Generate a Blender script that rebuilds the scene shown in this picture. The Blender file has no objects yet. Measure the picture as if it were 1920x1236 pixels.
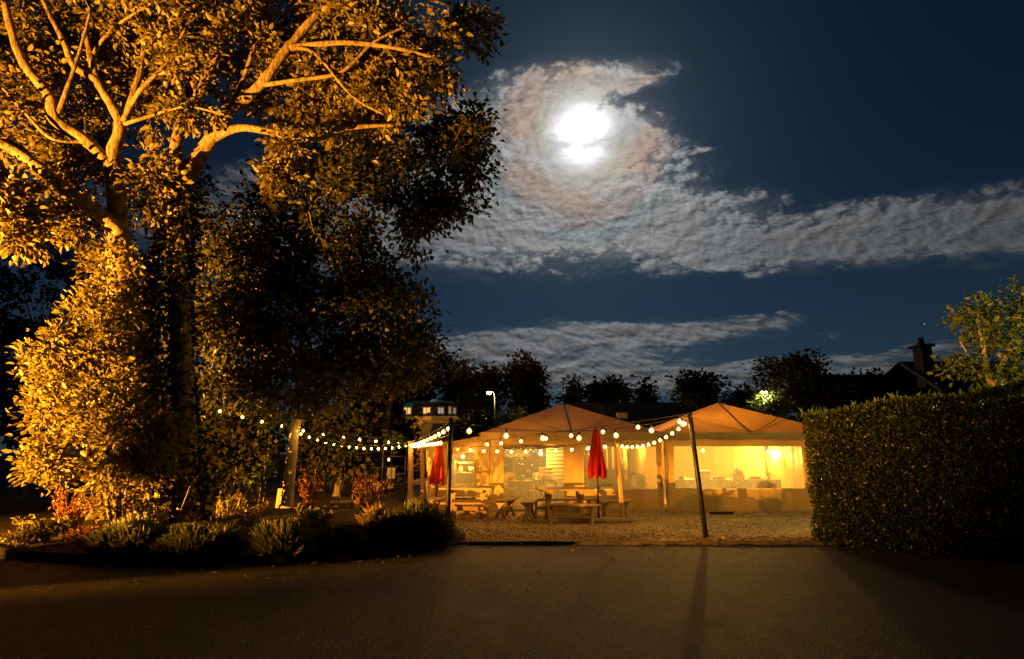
import bpy, math, random
import numpy as np
from mathutils import Vector, Matrix

random.seed(7)
RNG = np.random.default_rng(11)
SC = bpy.context.scene
COL = SC.collection
R = math.radians

# ------------------------------------------------------------------ camera
EYE = 1.6
FPX = 1100.0                      # focal length in pixels of a 1920 wide frame
PITCH = math.atan((850 - 618) / FPX)
cd = bpy.data.cameras.new('camera')
cd.sensor_width = 36.0
cd.lens = 36.0 * FPX / 1920.0
cd.clip_start = 0.1
cd.clip_end = 3000.0
cam = bpy.data.objects.new('camera', cd)
COL.objects.link(cam)
cam.location = (0, 0, EYE)
cam.rotation_euler = (math.pi / 2 + PITCH, 0, 0)
SC.camera = cam
CP, SP = math.cos(PITCH), math.sin(PITCH)


def ray(px, py):
    x = (px - 960) / FPX
    v = (618 - py) / FPX
    return Vector((x, CP - v * SP, SP + v * CP))


def at(px, py, Y):
    """the point of the place that is seen at this spot, Y metres ahead"""
    d = ray(px, py)
    return Vector((0, 0, EYE)) + d * (Y / d.y)


def gnd(px, py, z=0.0):
    d = ray(px, py)
    return Vector((0, 0, EYE)) + d * ((z - EYE) / d.z)


def azel(px, py):
    d = ray(px, py).normalized()
    return math.degrees(math.atan2(d.x, d.y)), math.degrees(math.asin(d.z))


# ------------------------------------------------------------------ render
SC.view_settings.view_transform = 'Standard'
SC.view_settings.look = 'None'
SC.view_settings.exposure = 0.0
SC.view_settings.gamma = 1.0
SC.cycles.use_denoising = True
try:
    SC.cycles.denoiser = 'OPENIMAGEDENOISE'
except Exception:
    pass
SC.cycles.max_bounces = 5
SC.cycles.diffuse_bounces = 2
SC.cycles.glossy_bounces = 2
SC.cycles.transmission_bounces = 4
SC.cycles.transparent_max_bounces = 12
SC.cycles.sample_clamp_indirect = 4.0
SC.cycles.caustics_reflective = False
SC.cycles.caustics_refractive = False
SC.cycles.use_light_tree = True
SC.cycles.use_adaptive_sampling = True
SC.cycles.adaptive_threshold = 0.025

# ------------------------------------------------------------------ moon and sky
MOON_AZ, MOON_EL = azel(1092, 252)
md = ray(1092, 252).normalized()
sl = bpy.data.lights.new('moon', 'SUN')
sl.energy = 0.02
sl.angle = R(0.5)
sl.color = (0.80, 0.90, 1.0)
so = bpy.data.objects.new('moon', sl)
COL.objects.link(so)
so.rotation_euler = (-md).to_track_quat('-Z', 'Y').to_euler()
so.location = (0, 0, 60)

W = bpy.data.worlds.new('World')
SC.world = W
W.use_nodes = True
WT = W.node_tree
WT.nodes.clear()


class NT:
    """tiny helper for wiring node maths"""
    def __init__(self, tree):
        self.t = tree

    def node(self, kind, **kw):
        n = self.t.nodes.new(kind)
        for k, v in kw.items():
            setattr(n, k, v)
        return n

    def link(self, a, b):
        self.t.links.new(a, b)

    def put(self, sock, v):
        if isinstance(v, bpy.types.NodeSocket):
            self.link(v, sock)
        else:
            sock.default_value = v

    def m(self, op, a, b=None, c=None, clamp=False):
        n = self.node('ShaderNodeMath', operation=op)
        n.use_clamp = clamp
        self.put(n.inputs[0], a)
        if b is not None:
            self.put(n.inputs[1], b)
        if c is not None:
            self.put(n.inputs[2], c)
        return n.outputs[0]

    def vm(self, op, a, b=None, out=0):
        n = self.node('ShaderNodeVectorMath', operation=op)
        self.put(n.inputs[0], a)
        if b is not None:
            if op == 'SCALE':
                self.put(n.inputs[3], b)
            else:
                self.put(n.inputs[1], b)
        return n.outputs[out]

    def comb(self, x, y, z):
        n = self.node('ShaderNodeCombineXYZ')
        self.put(n.inputs[0], x); self.put(n.inputs[1], y); self.put(n.inputs[2], z)
        return n.outputs[0]

    def sep(self, v):
        n = self.node('ShaderNodeSeparateXYZ')
        self.link(v, n.inputs[0])
        return n.outputs

    def noise(self, vec, scale, detail=4, rough=0.55, dist=0.0, dim='3D'):
        n = self.node('ShaderNodeTexNoise', noise_dimensions=dim)
        if vec is not None:
            self.link(vec, n.inputs['Vector'])
        n.inputs['Scale'].default_value = scale
        n.inputs['Detail'].default_value = detail
        n.inputs['Roughness'].default_value = rough
        n.inputs['Distortion'].default_value = dist
        return n.outputs['Fac']

    def ramp(self, fac, stops, interp='LINEAR'):
        n = self.node('ShaderNodeValToRGB')
        self.put(n.inputs[0], fac)
        cr = n.color_ramp
        cr.interpolation = interp
        while len(cr.elements) < len(stops):
            cr.elements.new(0.5)
        for e, (p, c) in zip(cr.elements, stops):
            e.position = p
            e.color = (c[0], c[1], c[2], 1) if len(c) == 3 else c
        return n.outputs[0]

    def smooth(self, x, a, b):
        n = self.node('ShaderNodeMapRange', interpolation_type='SMOOTHSTEP')
        self.put(n.inputs[0], x)
        n.inputs[1].default_value = a
        n.inputs[2].default_value = b
        n.inputs[3].default_value = 0.0
        n.inputs[4].default_value = 1.0
        return n.outputs[0]

    def mix(self, f, a, b, blend='MIX'):
        n = self.node('ShaderNodeMix', data_type='RGBA', blend_type=blend)
        n.clamp_factor = True
        self.put(n.inputs[0], f)
        for s, v in ((n.inputs[6], a), (n.inputs[7], b)):
            if isinstance(v, (tuple, list)):
                v = (v[0], v[1], v[2], 1)
            self.put(s, v)
        return n.outputs[2]


def build_sky():
    T = NT(WT)
    out = T.node('ShaderNodeOutputWorld')
    bg = T.node('ShaderNodeBackground')
    T.link(bg.outputs[0], out.inputs[0])
    sky = T.node('ShaderNodeTexSky')
    sky.sky_type = 'NISHITA'
    sky.sun_disc = False
    sky.sun_elevation = R(MOON_EL)
    sky.sun_rotation = R(MOON_AZ)
    sky.air_density = 1.0
    sky.dust_density = 0.6
    sky.ozone_density = 3.0
    tc = T.node('ShaderNodeTexCoord')
    d = T.vm('NORMALIZE', tc.outputs['Generated'])
    dx, dy, dz = T.sep(d)
    deg = 180 / math.pi
    az = T.m('MULTIPLY', T.m('ARCTAN2', dx, dy), deg)
    el = T.m('MULTIPLY', T.m('ARCSINE', dz), deg)
    cosm = T.vm('DOT_PRODUCT', d, tuple(md), out=1)
    th = T.m('MULTIPLY', T.m('ARCCOSINE', T.m('MINIMUM', cosm, 1.0)), deg)   # degrees from the moon
    zz = T.m('ADD', T.m('MAXIMUM', dz, 0.0), 0.06)
    P = T.comb(T.m('DIVIDE', dx, zz), T.m('DIVIDE', dy, zz), 0.0)           # flat cloud deck overhead
    pm = (md.x / (md.z + .06), md.y / (md.z + .06), 0)
    # warp the outline of the cloud banks
    w1 = T.m('SUBTRACT', T.noise(P, 3.1, 5, .6), .5)
    w2 = T.m('SUBTRACT', T.noise(T.vm('ADD', P, (7.3, 2.1, 0)), 3.1, 5, .6), .5)
    azw = T.m('MULTIPLY_ADD', w1, 9.0, az)
    elw = T.m('MULTIPLY_ADD', w2, 3.2, el)
    banks = [
        # x, y, rx, ry, weight : a mackerel sheet below the moon ...
        (520, 415, 190, 85, .75), (760, 405, 190, 85, 1.0), (950, 370, 190, 100, 1.1), (1120, 390, 170, 85, 1.1), (860, 330, 120, 90, .7),
        (1260, 425, 130, 48, .85), (1000, 290, 110, 80, .95), (1110, 260, 110, 60, 1.0), (1180, 262, 60, 35, .7),
        (905, 230, 85, 50, .85), (1000, 180, 75, 38, .85), (1110, 140, 110, 28, 1.0), (1190, 153, 60, 15, 1.0),
        (1050, 185, 60, 30, .8), (1400, 385, 80, 26, .35),
        # ... a long band running out to the right ...
        (1390, 465, 140, 36, 1.0), (1540, 452, 150, 40, 1.1), (1700, 432, 150, 46, 1.1), (1860, 418, 150, 55, 1.1),
        (2080, 395, 220, 65, 1.0), (2400, 360, 300, 70, .8),
        # ... and low broken stratus over the trees
        (880, 650, 110, 20, .9), (1040, 630, 140, 22, .95), (1200, 632, 140, 22, .95), (1430, 610, 70, 13, .8),
        (1330, 622, 90, 17, .7), (1120, 680, 180, 26, .62), (1180, 712, 220, 22, .85), (1330, 700, 240, 13, .85), (950, 700, 150, 30, .6),
        (1600, 672, 230, 8, .65), (1760, 655, 200, 7, .5), (1600, 698, 300, 10, .75), (1400, 735, 400, 12, .5), (600, 660, 300, 30, .6), (1560, 628, 40, 8, .4), (1290, 286, 45, 5, .5), (200, 400, 260, 60, .5),
    ]
    acc = None
    for (x, y, rx, ry, wgt) in banks:
        a0, e0 = azel(x, y)
        ra = abs(azel(x + rx * .5, y)[0] - azel(x - rx * .5, y)[0])
        re = abs(azel(x, y - ry * .5)[1] - azel(x, y + ry * .5)[1])
        qa = T.m('DIVIDE', T.m('SUBTRACT', azw, a0), ra)
        qe = T.m('DIVIDE', T.m('SUBTRACT', elw, e0), re)
        q = T.m('ADD', T.m('MULTIPLY', qa, qa), T.m('MULTIPLY', qe, qe))
        g = T.m('MULTIPLY', T.m('EXPONENT', T.m('MULTIPLY', q, -1.0)), wgt)
        acc = g if acc is None else T.m('ADD', acc, g)
    # elsewhere round the sky the same broken cover goes on
    other = T.smooth(T.m('ABSOLUTE', az), 55, 80)
    gen = T.m('MULTIPLY', T.smooth(T.noise(P, .9, 3, .5), .48, .66), .9)
    acc = T.m('ADD', acc, T.m('MULTIPLY', gen, other))

    # cloud texture: rounded puffs, flatter and longer toward the horizon
    low = T.m('SUBTRACT', 1.0, T.smooth(el, 5.0, 17.0))
    qx = T.m('MULTIPLY', az, T.m('MULTIPLY_ADD', low, -.035, .10))
    qy = T.m('MULTIPLY', el, .165)
    Q = T.comb(qx, qy, 0.0)
    qm = (MOON_AZ * .10, MOON_EL * .165, 0.0)
    off = T.vm('SCALE', T.vm('NORMALIZE', T.vm('SUBTRACT', qm, Q)), .035)
    wob = T.node('ShaderNodeTexNoise')
    T.link(Q, wob.inputs['Vector'])
    wob.inputs['Scale'].default_value = 3.2
    wob.inputs['Detail'].default_value = 6.0
    wob.inputs['Roughness'].default_value = .66
    warp = T.vm('SCALE', T.vm('SUBTRACT', wob.outputs['Color'], (.5, .5, .5)), .42)
    Qw = T.vm('ADD', Q, warp)

    def puffs(vec, scale):
        n = T.node('ShaderNodeTexVoronoi', feature='F1')
        T.link(vec, n.inputs['Vector'])
        n.inputs['Scale'].default_value = scale
        d_ = n.outputs['Distance']
        return T.m('SUBTRACT', 1.0, T.m('MULTIPLY', d_, d_))
    cells = T.m('ADD', T.m('MULTIPLY', puffs(Qw, 6.0), .65), T.m('MULTIPLY', puffs(Qw, 14.0), .35))
    Qo = T.vm('ADD', Qw, off)
    cells2 = T.m('ADD', T.m('MULTIPLY', puffs(Qo, 6.0), .65), T.m('MULTIPLY', puffs(Qo, 14.0), .35))
    big = T.noise(Q, 1.6, 4, .55, .2)
    mid = T.noise(T.vm('ADD', Q, (3.1, 5.7, 0)), 5.0, 7, .66, .3)
    mid2 = T.noise(T.vm('ADD', T.vm('ADD', Q, (3.1, 5.7, 0)), T.vm('SCALE', off, 1.5)), 5.0, 7, .66, .3)
    # cells are fine by the moon and coarser, flatter toward the horizon
    fine = T.m('MULTIPLY_ADD', T.smooth(el, 10, 24), .75, .25)
    cmix = T.m('ADD', T.m('MULTIPLY', T.m('SUBTRACT', cells, .72), T.m('MULTIPLY', fine, 1.1)), T.m('MULTIPLY', T.m('SUBTRACT', mid, .5), 1.5))
    lumps = T.m('ADD', cmix, T.m('MULTIPLY', T.m('SUBTRACT', big, .5), 1.5))
    here = T.smooth(acc, .06, .34)
    dens = T.smooth(T.m('ADD', acc, T.m('MULTIPLY', T.m('MULTIPLY', lumps, here), .95)), .20, .92)
    dens = T.m('MAXIMUM', dens, T.m('MULTIPLY', T.smooth(T.m('ADD', acc, T.m('MULTIPLY', T.m('SUBTRACT', mid, .5), .35)), .05, 1.1), .55))
    patch = T.m('MULTIPLY_ADD', T.smooth(T.noise(P, 2.3, 3, .5), .35, .65), .8, .2)
    relief = T.m('ADD', T.m('MULTIPLY', T.m('MULTIPLY', T.m('SUBTRACT', cells, cells2), fine), T.m('MULTIPLY', patch, 1.25)), T.m('MULTIPLY', T.m('SUBTRACT', mid, mid2), 2.2))
    relief = T.m('MULTIPLY', relief, T.m('MULTIPLY', T.m('MULTIPLY_ADD', T.smooth(th, 1.5, 9.0), .75, .25), T.m('MULTIPLY_ADD', low, .8, 1.0)))
    thick = T.smooth(T.m('ADD', acc, T.m('MULTIPLY', lumps, .7)), .5, 1.5)
    shade = T.m('ADD', T.m('MULTIPLY_ADD', thick, -.16, .90), relief)
    shade = T.m('MAXIMUM', T.m('MINIMUM', shade, 1.5), .28)
    # light scattered by cloud falls off away from the moon
    fall = T.m('ADD', T.m('MULTIPLY', T.m('EXPONENT', T.m('DIVIDE', th, -7.0)), .60),
               T.m('MULTIPLY', T.m('EXPONENT', T.m('DIVIDE', th, -34.0)), .27))
    fall = T.m('MULTIPLY', fall, T.m('MULTIPLY_ADD', T.smooth(el, 2.0, 16.0), .12, .88))
    corona = T.ramp(T.m('DIVIDE', th, 30.0), [
        (0.00, (1.0, 1.0, 1.0)), (0.07, (1.0, 1.02, 1.05)), (0.115, (1.0, .93, .78)), (0.19, (1.05, .77, .58)),
        (0.255, (.90, .74, .68)), (0.31, (.72, .86, .90)), (0.36, (.97, .93, .90)), (.50, (.93, .97, 1.02)), (1.0, (.90, .97, 1.05))])
    tint = T.m('MULTIPLY', T.smooth(T.noise(P, 2.6, 3, .5), .34, .56), .95)
    corona = T.mix(tint, (.97, .97, .97), corona)
    ccol = T.vm('SCALE', corona, T.m('MULTIPLY', fall, shade))
    # the veiled moon itself
    veil = T.m('MULTIPLY_ADD', T.smooth(T.noise(T.vm('MULTIPLY', P, (1.0, 2.4, 1)), 9.0, 4, .6), .36, .60), .40, .60)
    core = T.m('MULTIPLY', T.m('EXPONENT', T.m('MULTIPLY', T.m('POWER', T.m('DIVIDE', th, 1.85), 2.0), -1.0)), 3.0)
    bar = T.m('SUBTRACT', T.m('ADD', el, T.m('MULTIPLY', T.m('SUBTRACT', T.noise(P, 7.0, 4, .6), .5), 3.0)), MOON_EL - .85)
    bar = T.m('EXPONENT', T.m('MULTIPLY', T.m('MULTIPLY', bar, bar), -3.2))
    bar = T.m('MULTIPLY', bar, T.smooth(T.noise(T.vm('ADD', P, (1.7, .4, 0)), 6.0, 3, .5), .30, .46))
    corel = T.m('MULTIPLY', T.m('MULTIPLY', core, veil), T.m('MULTIPLY_ADD', bar, -.90, 1.0))
    corel = T.m('ADD', corel, T.m('MULTIPLY', T.m('EXPONENT', T.m('DIVIDE', th, -1.9)), .22))
    glow = T.m('MULTIPLY', T.m('EXPONENT', T.m('DIVIDE', th, -5.0)), .075)
    glow2 = T.m('MULTIPLY', T.m('EXPONENT', T.m('DIVIDE', th, -15.0)), .019)
    base = T.vm('MULTIPLY', sky.outputs[0], (.0006, .0020, .0034))
    base = T.vm('ADD', base, T.vm('SCALE', (1.0, .98, 1.04), glow))
    base = T.vm('ADD', base, T.vm('SCALE', (.45, .85, 1.25), glow2))
    air = T.m('EXPONENT', T.m('DIVIDE', T.m('MAXIMUM', el, 0.0), -9.5))
    base = T.vm('ADD', base, T.vm('SCALE', (.025, .038, .050), air))
    # a few stars
    vo = T.node('ShaderNodeTexVoronoi', feature='F1')
    T.link(d, vo.inputs['Vector'])
    vo.inputs['Scale'].default_value = 26.0
    star = T.m('MULTIPLY', T.m('LESS_THAN', vo.outputs['Distance'], .022),
               T.m('GREATER_THAN', T.sep(vo.outputs['Color'])[0], .86))
    base = T.vm('ADD', base, T.vm('SCALE', (.30, .34, .40), star))
    col = T.mix(T.m('MULTIPLY', dens, .96), base, ccol)
    col = T.vm('ADD', col, T.vm('SCALE', (1.0, 1.0, 1.02), corel))
    T.link(col, bg.inputs['Color'])
    bg.inputs['Strength'].default_value = 1.0
    W.cycles.sampling_method = 'NONE'


build_sky()
# ------------------------------------------------------------------ helpers
def tag(o, label=None, cat=None, group=None, kind=None):
    if label: o['label'] = label
    if cat: o['category'] = cat
    if group: o['group'] = group
    if kind: o['kind'] = kind
    return o


def empty(name, loc=(0, 0, 0), rz=0.0, label=None, cat=None, group=None):
    o = bpy.data.objects.new(name, None)
    o.empty_display_size = 0.1
    COL.objects.link(o)
    o.location = loc
    o.rotation_euler = (0, 0, rz)
    return tag(o, label, cat, group)


def link(name, me, mat=None, parent=None):
    o = bpy.data.objects.new(name, me)
    if mat is not None and not me.materials:
        for q in (mat if isinstance(mat, (list, tuple)) else [mat]):
            me.materials.append(q)
    COL.objects.link(o)
    if parent is not None:
        o.parent = parent
    return o


def np_mesh(name, verts, tris, smooth=False):
    verts = np.asarray(verts, dtype=np.float32).reshape(-1, 3)
    tris = np.asarray(tris, dtype=np.int32).reshape(-1, 3)
    me = bpy.data.meshes.new(name)
    me.vertices.add(len(verts))
    me.vertices.foreach_set('co', verts.ravel())
    me.loops.add(len(tris) * 3)
    me.loops.foreach_set('vertex_index', tris.ravel())
    me.polygons.add(len(tris))
    me.polygons.foreach_set('loop_start', np.arange(0, len(tris) * 3, 3, dtype=np.int32))
    me.polygons.foreach_set('loop_total', np.full(len(tris), 3, dtype=np.int32))
    if smooth:
        me.polygons.foreach_set('use_smooth', np.ones(len(tris), dtype=bool))
    me.update(calc_edges=True)
    return me


class MB:
    """collects shapes into ONE mesh"""
    def __init__(self):
        self.v, self.f, self.mi, self.sm = [], [], [], []

    def add(self, vs, fs, mi=0, smooth=False):
        b = len(self.v)
        self.v += [tuple(p) for p in vs]
        for f in fs:
            self.f.append([b + i for i in f])
            self.mi.append(mi)
            self.sm.append(smooth)
        return self

    def box(self, c, s, rz=0.0, bev=0.0, mat=None, mi=0):
        """box with chamfered long edges"""
        hx, hy, hz = s[0] / 2, s[1] / 2, s[2] / 2
        b = min(bev, hx * .45, hy * .45, hz * .45)
        if b <= 0:
            vs = [(x * hx, y * hy, z * hz) for z in (-1, 1) for y in (-1, 1) for x in (-1, 1)]
            fs = [(0, 2, 3, 1), (4, 5, 7, 6), (0, 1, 5, 4), (2, 6, 7, 3), (0, 4, 6, 2), (1, 3, 7, 5)]
        else:
            ring = [(-hx + b, -hy), (hx - b, -hy), (hx, -hy + b), (hx, hy - b), (hx - b, hy), (-hx + b, hy), (-hx, hy - b), (-hx, -hy + b)]
            inn = [(max(-hx + b, min(hx - b, x)), max(-hy + b, min(hy - b, y))) for x, y in ring]
            vs = []
            for z, rr in ((-hz, inn), (-hz + b, ring), (hz - b, ring), (hz, inn)):
                vs += [(x, y, z) for x, y in rr]
            fs = [tuple(range(7, -1, -1)), tuple(range(24, 32))]
            for k in range(3):
                for i in range(8):
                    j = (i + 1) % 8
                    fs.append((k * 8 + i, k * 8 + j, k * 8 + 8 + j, k * 8 + 8 + i))
        M = Matrix.Rotation(rz, 4, 'Z') if mat is None else mat
        return self.add([M @ Vector(p) + Vector(c) for p in vs], fs, mi)

    def tube(self, pts, radii, n=8, mi=0, cap=True, smooth=True):
        pts = [Vector(p) for p in pts]
        if not isinstance(radii, (list, tuple)):
            radii = [radii] * len(pts)
        vs, fs = [], []
        ref = None
        for i, p in enumerate(pts):
            t = (pts[min(i + 1, len(pts) - 1)] - pts[max(i - 1, 0)])
            t = t.normalized() if t.length > 1e-9 else Vector((0, 0, 1))
            if ref is None:
                ref = Vector((1, 0, 0)) if abs(t.x) < .8 else Vector((0, 1, 0))
            a = (ref - t * ref.dot(t))
            a = a.normalized() if a.length > 1e-6 else t.orthogonal().normalized()
            ref = a
            b = t.cross(a)
            for k in range(n):
                q = 2 * math.pi * k / n
                vs.append(p + (a * math.cos(q) + b * math.sin(q)) * radii[i])
        for i in range(len(pts) - 1):
            for k in range(n):
                j = (k + 1) % n
                fs.append((i * n + k, i * n + j, i * n + n + j, i * n + n + k))
        if cap:
            fs.append(tuple(range(n - 1, -1, -1)))
            fs.append(tuple(range((len(pts) - 1) * n, len(pts) * n)))
        return self.add(vs, fs, mi, smooth)

    def lathe(self, prof, n=16, c=(0, 0, 0), mi=0, smooth=True, star=0.0, lobes=8):
        vs, fs = [], []
        for (r, z) in prof:
            for k in range(n):
                q = 2 * math.pi * k / n
                rr = r * (1 + star * math.cos(lobes * q))
                vs.append((c[0] + rr * math.cos(q), c[1] + rr * math.sin(q), c[2] + z))
        for i in range(len(prof) - 1):
            for k in range(n):
                j = (k + 1) % n
                fs.append((i * n + k, i * n + j, i * n + n + j, i * n + n + k))
        return self.add(vs, fs, mi, smooth)

    def prism(self, outline, y0, y1, M=None, mi=0):
        """outline in x,z extruded along y"""
        n = len(outline)
        vs = [(x, y0, z) for x, z in outline] + [(x, y1, z) for x, z in outline]
        fs = [tuple(range(n)), tuple(range(2 * n - 1, n - 1, -1))]
        for i in range(n):
            j = (i + 1) % n
            fs.append((i, n + i, n + j, j))
        if M is not None:
            vs = [M @ Vector(p) for p in vs]
        return self.add(vs, fs, mi)

    def mesh(self, name):
        me = bpy.data.meshes.new(name)
        me.from_pydata(self.v, [], self.f)
        me.polygons.foreach_set('use_smooth', self.sm)
        me.polygons.foreach_set('material_index', self.mi)
        me.update()
        return me

    def build(self, name, mat=None, parent=None):
        return link(name, self.mesh(name), mat, parent)


def copy_tree(o, parent=None):
    c = o.copy()
    COL.objects.link(c)
    if parent is not None:
        c.parent = parent
    for ch in list(o.children):
        copy_tree(ch, c)
    return c


# ------------------------------------------------------------------ materials
def mat_new(name):
    m = bpy.data.materials.new(name)
    m.use_nodes = True
    m.node_tree.nodes.clear()
    T = NT(m.node_tree)
    out = T.node('ShaderNodeOutputMaterial')
    return m, T, out


def principled(T, color, rough=.7, spec=.3, metal=0.0, bump=None, bstr=.3, bdist=.02):
    p = T.node('ShaderNodeBsdfPrincipled')
    if isinstance(color, tuple):
        color = (color[0], color[1], color[2], 1)
    T.put(p.inputs['Base Color'], color)
    T.put(p.inputs['Roughness'], rough)
    p.inputs['Specular IOR Level'].default_value = spec
    p.inputs['Metallic'].default_value = metal
    if bump is not None:
        b = T.node('ShaderNodeBump')
        b.inputs['Strength'].default_value = bstr
        b.inputs['Distance'].default_value = bdist
        T.link(bump, b.inputs['Height'])
        T.link(b.outputs[0], p.inputs['Normal'])
    return p


def m_leaf(name, c0, c1, trans=.35, rough=.42, spec=.35):
    m, T, out = mat_new(name)
    g = T.node('ShaderNodeNewGeometry')
    col = T.ramp(g.outputs['Random Per Island'], [(0, c0), (1, c1)])
    p = principled(T, col, rough, spec)
    tr = T.node('ShaderNodeBsdfTranslucent')
    T.link(T.mix(.5, col, (c1[0] * 1.2, c1[1] * 1.2, c1[2] * .6)), tr.inputs[0])
    mx = T.node('ShaderNodeMixShader')
    mx.inputs[0].default_value = trans
    T.link(p.outputs[0], mx.inputs[1]); T.link(tr.outputs[0], mx.inputs[2])
    T.link(mx.outputs[0], out.inputs[0])
    return m


def m_bark(name, c0, c1, scale=6.0, bstr=.8):
    m, T, out = mat_new(name)
    tc = T.node('ShaderNodeTexCoord')
    v = T.vm('MULTIPLY', tc.outputs['Object'], (1, 1, .28))
    n1 = T.noise(v, scale * 2.2, 6, .65)
    n2 = T.noise(tc.outputs['Object'], scale * .35, 4, .6)
    col = T.mix(T.smooth(T.m('ADD', T.m('MULTIPLY', n1, .75), T.m('MULTIPLY', n2, .4)), .38, .72), c0, c1)
    p = principled(T, col, .9, .1, 0, n1, bstr, .07)
    T.link(p.outputs[0], out.inputs[0])
    return m


def m_wood(name, c0, c1, axis=0, rough=.65):
    m, T, out = mat_new(name)
    tc = T.node('ShaderNodeTexCoord')
    oi = T.node('ShaderNodeObjectInfo')
    st = [14, 14, 14]
    st[axis] = 1.1
    v = T.vm('ADD', T.vm('MULTIPLY', tc.outputs['Object'], tuple(st)), T.vm('SCALE', (7.0, 3.0, 5.0), oi.outputs['Random']))
    n1 = T.noise(v, 2.0, 5, .6, .6)
    n2 = T.noise(tc.outputs['Object'], 3.0, 3, .5)
    f = T.m('ADD', T.m('MULTIPLY', n1, .8), T.m('MULTIPLY', n2, .25))
    col = T.mix(T.smooth(f, .3, .75), c0, c1)
    col = T.mix(T.m('MULTIPLY', oi.outputs['Random'], .35), col, c0)
    p = principled(T, col, rough, .3, 0, n1, .35, .01)
    T.link(p.outputs[0], out.inputs[0])
    return m


def m_plain(name, c, rough=.6, spec=.3, metal=0.0, var=.15, scale=8.0, bstr=.15):
    m, T, out = mat_new(name)
    tc = T.node('ShaderNodeTexCoord')
    n1 = T.noise(tc.outputs['Object'], scale, 5, .6)
    d = tuple(x * (1 - var * 2) for x in c)
    l = tuple(min(1, x * (1 + var)) for x in c)
    col = T.mix(T.smooth(n1, .3, .7), d, l)
    p = principled(T, col, T.m('MULTIPLY_ADD', n1, .2, rough - .1), spec, metal, n1, bstr, .01)
    T.link(p.outputs[0], out.inputs[0])
    return m


def m_canvas(name, c, trans=.4, dirt=.14):
    """coated tent fabric: lets part of the light through"""
    m, T, out = mat_new(name)
    tc = T.node('ShaderNodeTexCoord')
    o = tc.outputs['Object']
    n1 = T.noise(o, 1.3, 5, .6, .4)
    n2 = T.noise(T.vm('MULTIPLY', o, (1.3, 1.3, 1.0)), 2.2, 4, .5, .8)
    f = T.m('ADD', T.m('MULTIPLY', n1, .6), T.m('MULTIPLY', n2, .4))
    d = tuple(x * (1 - dirt) for x in c)
    col = T.mix(T.smooth(f, .35, .65), d, c)
    fine = T.noise(o, 160.0, 2, .5)
    bmp = T.m('ADD', n2, T.m('MULTIPLY', fine, .04))
    p = principled(T, col, .55, .25, 0, bmp, .55, .07)
    tr = T.node('ShaderNodeBsdfTranslucent')
    T.link(T.vm('MULTIPLY', col, (1.0, .82, .55)), tr.inputs[0])
    mx = T.node('ShaderNodeMixShader')
    mx.inputs[0].default_value = trans
    T.link(p.outputs[0], mx.inputs[1]); T.link(tr.outputs[0], mx.inputs[2])
    T.link(mx.outputs[0], out.inputs[0])
    return m


def m_pvc(name):
    """clear flexible window film, slightly milky and wavy"""
    m, T, out = mat_new(name)
    tc = T.node('ShaderNodeTexCoord')
    n1 = T.noise(T.vm('MULTIPLY', tc.outputs['Object'], (1, 1, .45)), 3.2, 4, .55, 1.4)
    b = T.node('ShaderNodeBump')
    b.inputs['Strength'].default_value = .5
    b.inputs['Distance'].default_value = .05
    T.link(n1, b.inputs['Height'])
    gl = T.node('ShaderNodeBsdfGlossy')
    gl.inputs['Roughness'].default_value = .08
    gl.inputs['Color'].default_value = (.9, .9, .9, 1)
    T.link(b.outputs[0], gl.inputs['Normal'])
    df = T.node('ShaderNodeBsdfTranslucent')
    df.inputs[0].default_value = (.8, .8, .76, 1)
    tp = T.node('ShaderNodeBsdfTransparent')
    tp.inputs[0].default_value = (.93, .93, .9, 1)
    m1 = T.node('ShaderNodeMixShader')
    m1.inputs[0].default_value = .26
    T.link(tp.outputs[0], m1.inputs[1]); T.link(df.outputs[0], m1.inputs[2])
    fr = T.node('ShaderNodeFresnel')
    fr.inputs[0].default_value = 1.45
    T.link(b.outputs[0], fr.inputs['Normal'])
    m2 = T.node('ShaderNodeMixShader')
    T.link(T.m('MULTIPLY_ADD', fr.outputs[0], 1.3, .01), m2.inputs[0])
    T.link(m1.outputs[0], m2.inputs[1]); T.link(gl.outputs[0], m2.inputs[2])
    T.link(m2.outputs[0], out.inputs[0])
    return m


def m_emit(name, c, s):
    m, T, out = mat_new(name)
    e = T.node('ShaderNodeEmission')
    e.inputs[0].default_value = (*c, 1)
    e.inputs[1].default_value = s
    T.link(e.outputs[0], out.inputs[0])
    return m


def m_bulbglass(name, c, s, mixf):
    """thin frosted bulb glass: partly see-through, carrying some of the lamp's light"""
    m, T, out = mat_new(name)
    e = T.node('ShaderNodeEmission')
    e.inputs[0].default_value = (*c, 1)
    e.inputs[1].default_value = s
    tp = T.node('ShaderNodeBsdfTransparent')
    mx = T.node('ShaderNodeMixShader')
    mx.inputs[0].default_value = mixf
    T.link(tp.outputs[0], mx.inputs[1]); T.link(e.outputs[0], mx.inputs[2])
    T.link(mx.outputs[0], out.inputs[0])
    return m


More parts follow.
